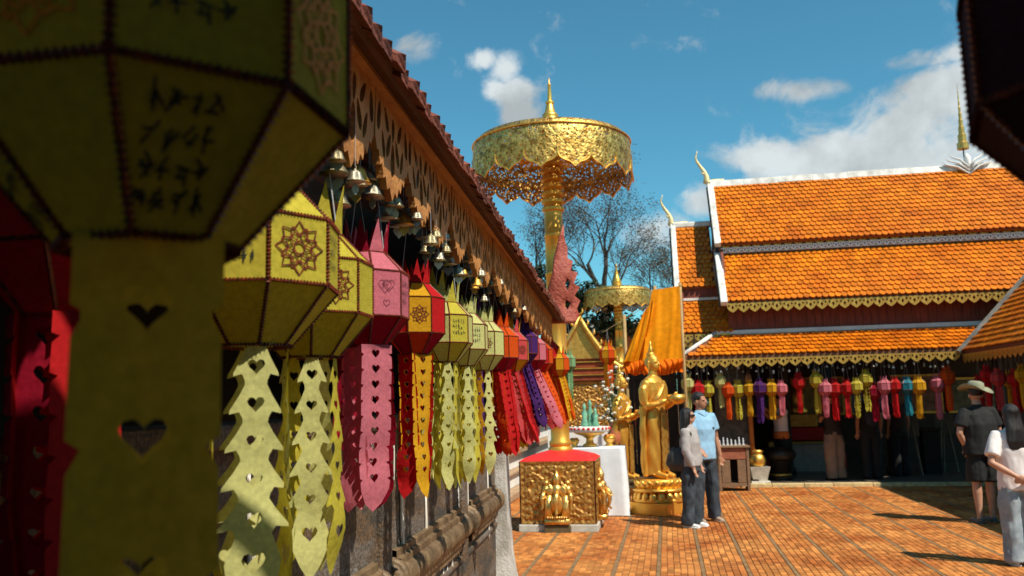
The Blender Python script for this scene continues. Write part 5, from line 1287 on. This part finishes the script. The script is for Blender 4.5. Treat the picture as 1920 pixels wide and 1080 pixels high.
hallp(1468, 860, .9, 1.60, (((.17, -.18, 1.30), (.06, -.34, 1.42), (-.1, -.5, .7)), ((-.17, -.18, 1.28), (-.06, -.34, 1.40), (.1, -.5, .7))), label='person in white T-shirt and orange sash taking a picture behind the dark pedestal', rot=rad(-70), skin=SKIN, top=WT, bottom=BLK,
      extra=lambda t, HM: obj('orange_sash', G().stack([(.84, 0, 0, .19, .15), (.93, 0, 0, .195, .155), (1.0, 0, 0, .18, .14)], 20), M('orange_sash', (.6, .16, .03), .8), t, True))

# ------------------------------------------------------------------ golden standing Buddha statues
def buddha(base, rotz, label, pedestal=True, s=1.0):
    t = thing('golden_statue', label, 'statue', base, rotz); t.scale = (s * 1.08, s * 1.08, s); z0 = .50 if pedestal else 0.0
    if pedestal:
        g = G(); g.box(-.34, .34, -.34, .34, -.005, .17); bev(obj('pedestal_block', g, GOLD_S, t), .012)
        g = G(); g.lathe([(.36, .172), (.37, .19), (.33, .23), (.30, .25), (.30, .29), (.33, .31), (.36, .33), (.36, .35), (.30, .37)], 32); obj('pedestal_waist', g, GOLD, t, True)
        pg = G()
        pg.ell((0, 0, 0), (.055, .028, .075), 8, 6); pm = pg.mesh('lotus_petal'); pm.materials.append(GOLD)
        for k in range(18):
            a = 2 * PI * k / 18; o = obj('lotus_petal', pm, None, t, True, loc=(.33 * math.cos(a), .33 * math.sin(a), .255)); o.rotation_euler = (rad(-18), 0, a + PI / 2)
            o = obj('lotus_petal', pm, None, t, True, loc=(.30 * math.cos(a + .17), .30 * math.sin(a + .17), .415)); o.rotation_euler = (rad(22), 0, a + .17 + PI / 2)
        g = G(); g.lathe([(.30, .372), (.31, .40), (.28, .44), (.29, .475), (.26, .495)], 28); obj('pedestal_top', g, GOLD_S, t, True)
    # robed body
    g = G()
    g.stack([(.06, 0, .03, .20, .15), (.20, 0, .025, .195, .145), (.50, 0, .01, .185, .135), (.85, 0, 0, .19, .135), (1.0, 0, 0, .185, .130), (1.15, 0, 0, .16, .115), (1.30, 0, -.005, .185, .125), (1.42, 0, 0, .205, .115), (1.48, 0, .005, .16, .085), (1.52, 0, .008, .07, .062), (1.60, 0, 0, .06, .058)], 24)
    g.stack([(.04, 0, .06, .26, .05), (.5, 0, .07, .25, .035), (1.0, 0, .08, .245, .03), (1.40, 0, .06, .21, .04)], 20)            # hanging robe behind
    for sg in (-1, 1):
        g.tube([(sg * .17, 0, 1.42), (sg * .235, .01, 1.32), (sg * .25, .0, 1.14), (sg * .235, -.04, 1.06), (sg * .17, -.17, 1.10), (sg * .09, -.25, 1.15)], [.07, .072, .062, .056, .046, .034], 12)
        g.tube([(sg * .235, .03, 1.06), (sg * .25, .04, .8), (sg * .26, .05, .3), (sg * .27, .05, .08)], [.06, .05, .04, .03], 8, flat=(.5, 1))
        g.tube([(sg * .09, -.02, .08), (sg * .09, -.12, .045), (sg * .09, -.22, .03)], [.055, .05, .03], 10)
        hand(g, (sg * .09, -.25, 1.15), (-sg * .35, -.8, .15 + (.7 if sg > 0 else 0)), sg, .4, Vector((0, 0, 1)))
    hm = G()
    hm.ell((0, .01, 1.72), (.088, .105, .115), 18, 12); hm.ell((0, -.03, 1.665), (.068, .072, .085), 14, 9); hm.ell((0, .02, 1.835), (.058, .06, .05), 12, 8)
    hm.tube([(0, -.095, 1.72), (0, -.116, 1.685), (0, -.105, 1.672)], [.008, .016, .012], 7); hm.ell((0, -.095, 1.645), (.024, .012, .010), 8, 5)
    for sg in (-1, 1): hm.tube([(sg * .088, .01, 1.74), (sg * .092, .015, 1.68), (sg * .088, .01, 1.60)], [.016, .018, .014], 8); hm.ell((sg * .034, -.09, 1.725), (.026, .014, .009), 8, 5)
    g.add(hm.v, hm.f); me = remesh(g, .0075, 2)
    for v, n0 in zip(me.vertices, norms(me)):                    # robe pleats below the shoulders, curls on the head
        c = v.co
        if c.z < 1.42: v.co += n0 * .006 * math.sin(c.x * 55 + 14 * c.z)
        elif c.z > 1.755 or (c.z > 1.63 and c.y > .03): v.co += n0 * .006 * abs(math.sin(c.x * 90) * math.sin(c.z * 90 + c.y * 60))
    o = obj('body', me, GOLD_S, t, loc=(0, 0, z0))
    g = G(); g.tube([(0, .02, 1.86), (0, .02, 1.90), (0, .02, 1.94), (0, .02, 1.99), (0, .02, 2.06)], [.03, .04, .026, .014, .003], 10); obj('flame_finial', g, GOLD, t, True, loc=(0, 0, z0))
    vs = []; fs = []                                            # ornate front panel of the robe, gently curved round the body
    for j in range(25):
        for i in range(9):
            x = -.075 + .15 * i / 8; z = .10 + .86 * j / 24; vs.append((x, -.158 - .02 * math.cos(x * 20) + .012 * mnoise.noise(Vector((x * 60, z * 40, 0))) + (.02 if z < .6 else .012), z))
    for j in range(24):
        for i in range(8): k = j * 9 + i; fs.append((k, k + 1, k + 10, k + 9))
    o = obj('robe_panel', G().add(vs, fs), GOLD_D, t, True, loc=(0, 0, z0)); solid(o, .02)
    g = G(); g.tube([(.20, .02, 1.46), (.05, -.12, 1.38), (-.10, -.135, 1.22), (-.17, -.06, 1.08)], [.02, .022, .022, .015], 8, flat=(1.6, .5)); obj('shoulder_sash', g, GOLD_D, t, True, loc=(0, 0, z0))
    g = G(); g.lathe([(.0, 0), (.07, .01), (.125, .06), (.135, .10), (.115, .14), (.10, .15), (.09, .145), (.0, .10)], 24, (0, -.36, 1.08), cap=False); obj('alms_bowl', g, GOLD, t, True, loc=(0, 0, z0))
    return t
buddha(gnd(1236, 962) + HV * .1, rad(48), 'tall golden standing statue holding an alms bowl beside the couple')
TB = at(1172, 905, 14.2)
buddha(Vector((TB.x, 14.2, .40)), rad(60), 'smaller golden statue standing on a low table behind the taller one', False, .90)
def low_table(P, w, d, h, label, mat, name='low_table'):
    t = thing(name, label, 'table', P, -HA)
    g = G(); g.box(-w, w, -d, d, h - .05, h); bev(obj('table_top', g, mat, t), .01)
    for sx in (-1, 1):
        for sy in (-1, 1): g = G(); g.box(sx * (w - .05) - .035, sx * (w - .05) + .035, sy * (d - .05) - .035, sy * (d - .05) + .035, 0, h - .052); obj('leg', g, mat, t)
    g = G(); g.box(-w + .09, w - .09, -d + .02, -d + .05, h - .13, h - .055); obj('apron', g, mat, t)
low_table(Vector((TB.x, 14.2, 0)), .34, .3, .40, 'low dark table with worn gilt edge under the smaller statue', M('worn_table', (.12, .085, .04), .6, 0, .4, 6))

# ------------------------------------------------------------------ offering table with white cloth
def offering_table():
    P = gnd(1120, 968) + HV * .35; t = thing('cloth_table', 'table covered to the ground with a white cloth beside the carved casket', 'table', P, -HA); w, d, h = .42, .33, .98
    vs = []; fs = []; n = 64; lv = (h, h - .02, .72, .4, .12, .01)
    for k, z in enumerate(lv):
        for i in range(n):
            a = 2 * PI * i / n; c, s = math.cos(a), math.sin(a); m = max(abs(c), abs(s)); x, y = c / m * w, s / m * d; f = 1 + (.10 * (h - z) / h) + (.035 * math.sin(i * 2 * PI / n * 13) * (h - z) / h); vs.append((x * f, y * f, z))
    for k in range(len(lv) - 1):
        for i in range(n): j = (i + 1) % n; fs.append((k * n + i, (k + 1) * n + i, (k + 1) * n + j, k * n + j))
    fs.append(tuple(range(n))); obj('white_cloth', G().add(vs, fs), M('white_linen', (.70, .72, .74), .85, 0, .08, 5, .2, 40), t, True)
    for sx in (-1, 1):
        for sy in (-1, 1): g = G(); g.box(sx * .36 - .025, sx * .36 + .025, sy * .27 - .025, sy * .27 + .025, 0, .95); obj('leg', g, DARKWOOD, t)
    # offering stand
    c = at(1106, 835, P.y - .05); t2 = thing('offering_stand', 'footed gold offering stand with red and white rim', 'offering stand', (c.x, P.y - .05, h), 0)
    g = G(); g.lathe([(.10, 0), (.11, .03), (.06, .06), (.05, .12), (.10, .16), (.22, .20), (.24, .22)], 28); obj('foot', g, GOLD, t2, True)
    g = G(); g.lathe([(.29, .222), (.31, .25), (.305, .30), (.29, .30), (.28, .25)], 32); obj('tray', g, M('white_lacquer', (.7, .68, .62), .5), t2, True)
    g = G(); g.ell((0, 0, 0), (.024, .016, .02), 8, 5); me = g.mesh('red_petal'); me.materials.append(M('red_petal', (.6, .03, .02), .6))
    for k in range(26): a = 2 * PI * k / 26; obj('red_petal', me, None, t2, loc=(.31 * math.cos(a), .31 * math.sin(a), .275), rot=(0, 0, a + PI / 2))
    for i, (px, dy, lab, sc_) in enumerate(((1143, .05, 'small gold bowl on the white table cloth', 1.0), (1077, -.1, 'squat gold bowl by the parasol pole on the white table', .8))):
        c = at(px, 835, P.y + dy); b = thing('gold_bowl', lab, 'bowl', (c.x, P.y + dy, h), 0); b.scale = (sc_,) * 3
        g = G(); g.lathe([(.06, 0), (.065, .02), (.045, .04), (.085, .09), (.10, .14), (.09, .145), (.0, .10)], 20, cap=False); obj('cup', g, GOLD, b, True)
        g = G(); 
        for k in range(7): g.ell((.05 * math.cos(k), .05 * math.sin(k), .15), (.03, .03, .028), 8, 5)
        obj('flowers', g, M('orange_flowers', (.65, .25, .03), .7, 0, .5, 60), b, True)
    # vase of flowers
    c = at(1104, 800, P.y - .05); v = thing('green_figures', 'cluster of small green figures on the offering stand', 'figurine', (c.x, P.y - .05, h + .30), 0)
    for k, (x, y, s_) in enumerate(((-.06, 0, 1.0), (.03, .04, 1.15), (.1, -.03, .8))):
        g = G(); g.lathe([(.05, 0), (.06, .03), (.035, .12), (.045, .2), (.02, .25), (.028, .28), (.026, .31), (.0, .36)], 12, (x, y, 0), cap=False); g.v = [(a, b, c_ * s_) for a, b, c_ in g.v]; obj('figure', g, M('jade', (.16, .38, .25), .4, 0, .3, 20), v, True)
    c = at(1152, 830, P.y + 1.0); v = thing('flower_vase', 'tall vase of white and gold flowers next to the shrine', 'vase', (c.x, P.y + 1.0, 0), 0)
    g = G(); g.box(-.16, .16, -.16, .16, 0, .9); obj('stand', g, DARKWOOD, v)
    g = G(); g.lathe([(.07, .9), (.11, 1.0), (.12, 1.1), (.06, 1.25), (.08, 1.30)], 18); obj('vase_body', g, M('clay_vase', (.4, .12, .05), .5), v, True)
    q = random.Random(3); g = G(); g2 = G()
    for k in range(70):
        p = Vector((q.gauss(0, .12), q.gauss(0, .12), 1.3 + abs(q.gauss(.32, .25)))); g.tube([(0, 0, 1.28), (p.x * .5, p.y * .5, (p.z + 1.28) / 2), p], [.006, .005, .004], 4); g2.ell(p, (.03, .03, .024), 6, 4)
    obj('stems', g, M('stem_green', (.05, .10, .03), .7), v); obj('blossoms', g2, M('pale_blossom', (.55, .48, .3), .7, 0, .5, 14, col2=(.75, .72, .65)), v)
offering_table()

# ------------------------------------------------------------------ things before and inside the hall
def hall_things():
    def hb(px, py, v): u, z = hp(px, py, v); P = H0 + HU * u + HV * v; return Vector((P.x, P.y, 0))
    P = gnd(1378, 921) + HV * .2; t = thing('offering_cabinet', 'small weathered wooden cabinet with open front beside the stone pillar', 'cabinet', P, -HA + .04)
    CAB = M('weathered_cabinet', (.20, .115, .06), .7, 0, .35, 9, .3, 50, stretch=(2, 2, 8)); w, d, h = .25, .2, .80
    for sx in (-1, 1): g = G(); g.box(sx * w - .025, sx * w + .025, -d, d, 0, h - .04); bev(obj('side_panel', g, CAB, t), .006)
    g = G(); g.box(-w - .05, w + .05, -d - .03, d + .03, h - .038, h); bev(obj('top', g, CAB, t), .008)
    g = G(); g.box(-w + .03, w - .03, -d + .01, -d + .03, h - .24, h - .045); bev(obj('drawer_front', g, M('cabinet_red', (.28, .09, .045), .6, 0, .3, 9), t), .006)
    g = G(); g.box(-w + .03, w - .03, -d + .01, d, .08, .14); obj('bottom_board', g, CAB, t)
    for x in (-.14, .14): g = G(); g.box(x - .075, x + .075, -d + .015, -d + .03, .145, h - .25); bev(obj('door_panel', g, CAB, t), .006)
    g = G(); g.box(-w + .03, w - .03, d - .02, d, .15, h - .05); obj('back_panel', g, DARKWOOD, t)
    for k in range(7):
        x = -.21 + .07 * k; f = thing('white_figurine', 'tiny pale figurine standing on the wooden cabinet', 'figurine', P + HU * x + HV * (.03 * (k % 2)) + Vector((0, 0, h)), 0, 'tiny figurines on the cabinet')
        hh = .10 + .05 * ((k * 3) % 4) / 3
        g = G(); g.lathe([(.022, 0), (.024, .01), (.012, hh * .45), (.018, hh * .6), (.008, hh * .75), (.013, hh * .88), (.0, hh)], 10, cap=False); obj('figure_body', g, M('figurine_white', (.6, .6, .62), .4), f, True)
        g = G(); g.box(-.024, .024, -.024, .024, -.0, .008); obj('figure_base', g, STONE, f)
    P = hb(1372, 800, .35); t = thing('stone_pillar', 'rough dark grey stone pillar behind the wooden cabinet', 'pillar', P, -HA)
    g = G(); g.frustum(0, 0, .07, 1.2, .32, .2, .29, .18); g.frustum(0, 0, 1.2, 2.55, .29, .18, .28, .18); obj('shaft', g, M('rough_stone', (.085, .075, .06), .9, 0, .5, 7, 1.0, 25), t)
    g = G(); g.box(-.36, .36, -.24, .24, .05, .2); bev(obj('foot', g, M('rough_stone', (.085, .075, .06), .9), t), .02)
    P = gnd(1424, 912) + HV * .12; t = thing('brass_urn', 'brass urn on a carved white stone base', 'urn', P, 0)
    g = G(); g.frustum(0, 0, 0, .10, .20, .2, .17, .17); g.frustum(0, 0, .10, .2, .13, .13, .15, .15); g.frustum(0, 0, .2, .36, .15, .15, .19, .19); obj('stone_base', g, STONE, t)
    g = G(); g.lathe([(.12, .362), (.15, .40), (.165, .48), (.14, .56), (.10, .60), (.12, .62), (.125, .66), (.06, .68)], 24); obj('urn_body', g, GOLD, t, True)
    P = hb(1412, 860, .1); P.z = .07; t = thing('wooden_pole', 'orange brown wooden pole standing behind the brass urn', 'pole', P, 0)
    g = G(); g.lathe([(.045, 0), (.045, 1.9), (.06, 1.92), (.06, 2.0), (.02, 2.05)], 12); obj('shaft', g, M('orange_wood', (.38, .14, .035), .5), t, True); g = G(); g.lathe([(.12, 0.002), (.12, .06), (.05, .08)], 14); obj('foot', g, DARKWOOD, t)
    P = gnd(1468, 908) + HV * .25; P.z = .06; t = thing('dark_pedestal', 'squat dark lotus shaped pedestal with gold band at the hall step', 'pedestal', P, 0)
    DP = M('dark_bronze', (.035, .025, .018), .45, .5, .4, 8)
    g = G(); g.lathe([(.21, 0), (.23, .05), (.2, .08)], 24); obj('foot', g, DP, t, True); g = G(); g.lathe([(.205, .082), (.21, .10), (.205, .13)], 24); obj('gold_band', g, GOLD_D, t, True)
    g = G(); g.lathe([(.19, .132), (.19, .34), (.22, .36)], 24); obj('drum', g, DP, t, True); g = G(); g.lathe([(.22, .362), (.30, .42), (.315, .50), (.28, .56), (.24, .60), (.20, .62)], 24); obj('lotus_cup', g, DP, t, True)
    P = hb(1512, 835, 2.6); t = thing('white_bench', 'low white marble bench inside the hall', 'bench', P + Vector((0, 0, .07)), -HA)
    g = G(); g.box(-.48, .48, -.2, .2, .50, .56); bev(obj('seat', g, STONE, t), .01); g = G(); g.box(-.45, .45, -.17, .17, .0, .498); obj('front_panel', g, STONE, t)
    P = hb(1745, 850, 1.6); t = thing('donation_box', 'tall dark box standing against the shaded hall wall', 'box', P + Vector((0, 0, .07)), -HA)
    g = G(); g.box(-.16, .16, -.15, .15, 0, .85); bev(obj('box_body', g, BLACK, t), .01); g = G(); g.box(-.19, .19, -.18, .18, .852, .90); bev(obj('lid', g, DARKWOOD, t), .01)
    for px, v, lb in ((1708, 1.4, 'pale folding easel beside the tall dark box'), (1775, 2.0, 'folding easel standing deeper in the hall behind the dark box')):
        P = hb(px, 850, v); t = thing('folding_stand', lb, 'easel', P + Vector((0, 0, .07)), -HA, 'folding easels in the hall')
        for sx in (-1, 1): g = G(); g.tube([(sx * .16, -.1, 0), (sx * .04, 0, 1.2)], .018, 6); obj('leg', g, M('pale_wood', (.22, .17, .11), .6), t)
        g = G(); g.tube([(0, .25, 0), (0, 0, 1.2)], .018, 6); obj('leg', g, M('pale_wood', (.22, .17, .11), .6), t); g = G(); g.box(-.18, .18, -.03, -.01, .75, 1.15); obj('board', g, M('dim_board', (.12, .10, .07), .7), t)
hall_things()
def hall_inside():
    def hpt(u, v, z=.07): P = H0 + HU * u + HV * v; P.z = z; return P
    q = random.Random(8)
    for i, (u, w, h, c) in enumerate(((-1.9, .5, .8, (.25, .06, .03)), (-.9, .42, .6, (.10, .14, .10)), (.2, .55, .8, (.28, .17, .06)), (1.4, .45, .65, (.09, .10, .16)), (2.4, .5, .8, (.22, .09, .05)), (3.6, .5, .7, (.12, .10, .05)))):
        t = thing('framed_picture', 'framed %s picture on the back wall of the dark hall' % ('red', 'green', 'ochre', 'blue', 'rust', 'olive')[i], 'picture', hpt(u, 4.36, 1.25), -HA)
        g = G(); g.box(-w, w, -.02, .01, 0, h); obj('canvas', g, M('picture_%d' % i, c, .6, 0, .6, 7), t)
        g = G()
        for a in ((-w - .05, -w, 0, h), (w, w + .05, 0, h), (-w - .05, w + .05, -.05, 0), (-w - .05, w + .05, h, h + .05)): g.box(a[0], a[1], -.04, .01, a[2], a[3])
        obj('frame', g, GOLD_D, t)
    t = thing('altar', 'gilded altar with stepped tiers at the back of the hall', 'altar', hpt(-.35, 3.7), -HA)
    for k in range(4):
        g = G(); w = .9 - .17 * k; g.box(-w, w, -.4 + .1 * k, .5, .3 * k, .3 * k + .28); bev(obj('tier', g, GOLD_D if k % 2 else REDCLOTH, t), .01)
    g = G(); g.lathe([(.22, 1.19), (.26, 1.25), (.2, 1.35), (.16, 1.5), (.2, 1.62), (.1, 1.72), (.11, 1.8), (.05, 1.92), (.0, 2.1)], 18, (0, .2, 0), cap=False); obj('seated_image', g, GOLD, t, True)
    u, z = hp(1528, 745, 1.2); t = thing('blue_curtain', 'dark blue curtain gathered aside in the shaded hall', 'curtain', hpt(u, 1.2, .07), -HA)
    vs = []; fs = []
    for j in range(21):
        for i in range(25): a, b = i / 24, j / 20; wd_ = .42 * (1 - .55 * (1 - b) ** 1.5); vs.append((-.1 + a * wd_ + .25 * (1 - b), .04 * math.sin(a * 28), .75 + 1.6 * b))
    for j in range(20):
        for i in range(24): k = j * 25 + i; fs.append((k, k + 1, k + 26, k + 25))
    solid(obj('drape', G().add(vs, fs), M('navy_cloth', (.015, .06, .10), .8, 0, .3, 6), t, True), .01)
    g = G(); g.tube([(-.2, 0, 2.36), (.5, 0, 2.36)], .015, 6); obj('rod', g, BRASS, t)
hall_inside()

bpy.data.scenes.remove(TMP)
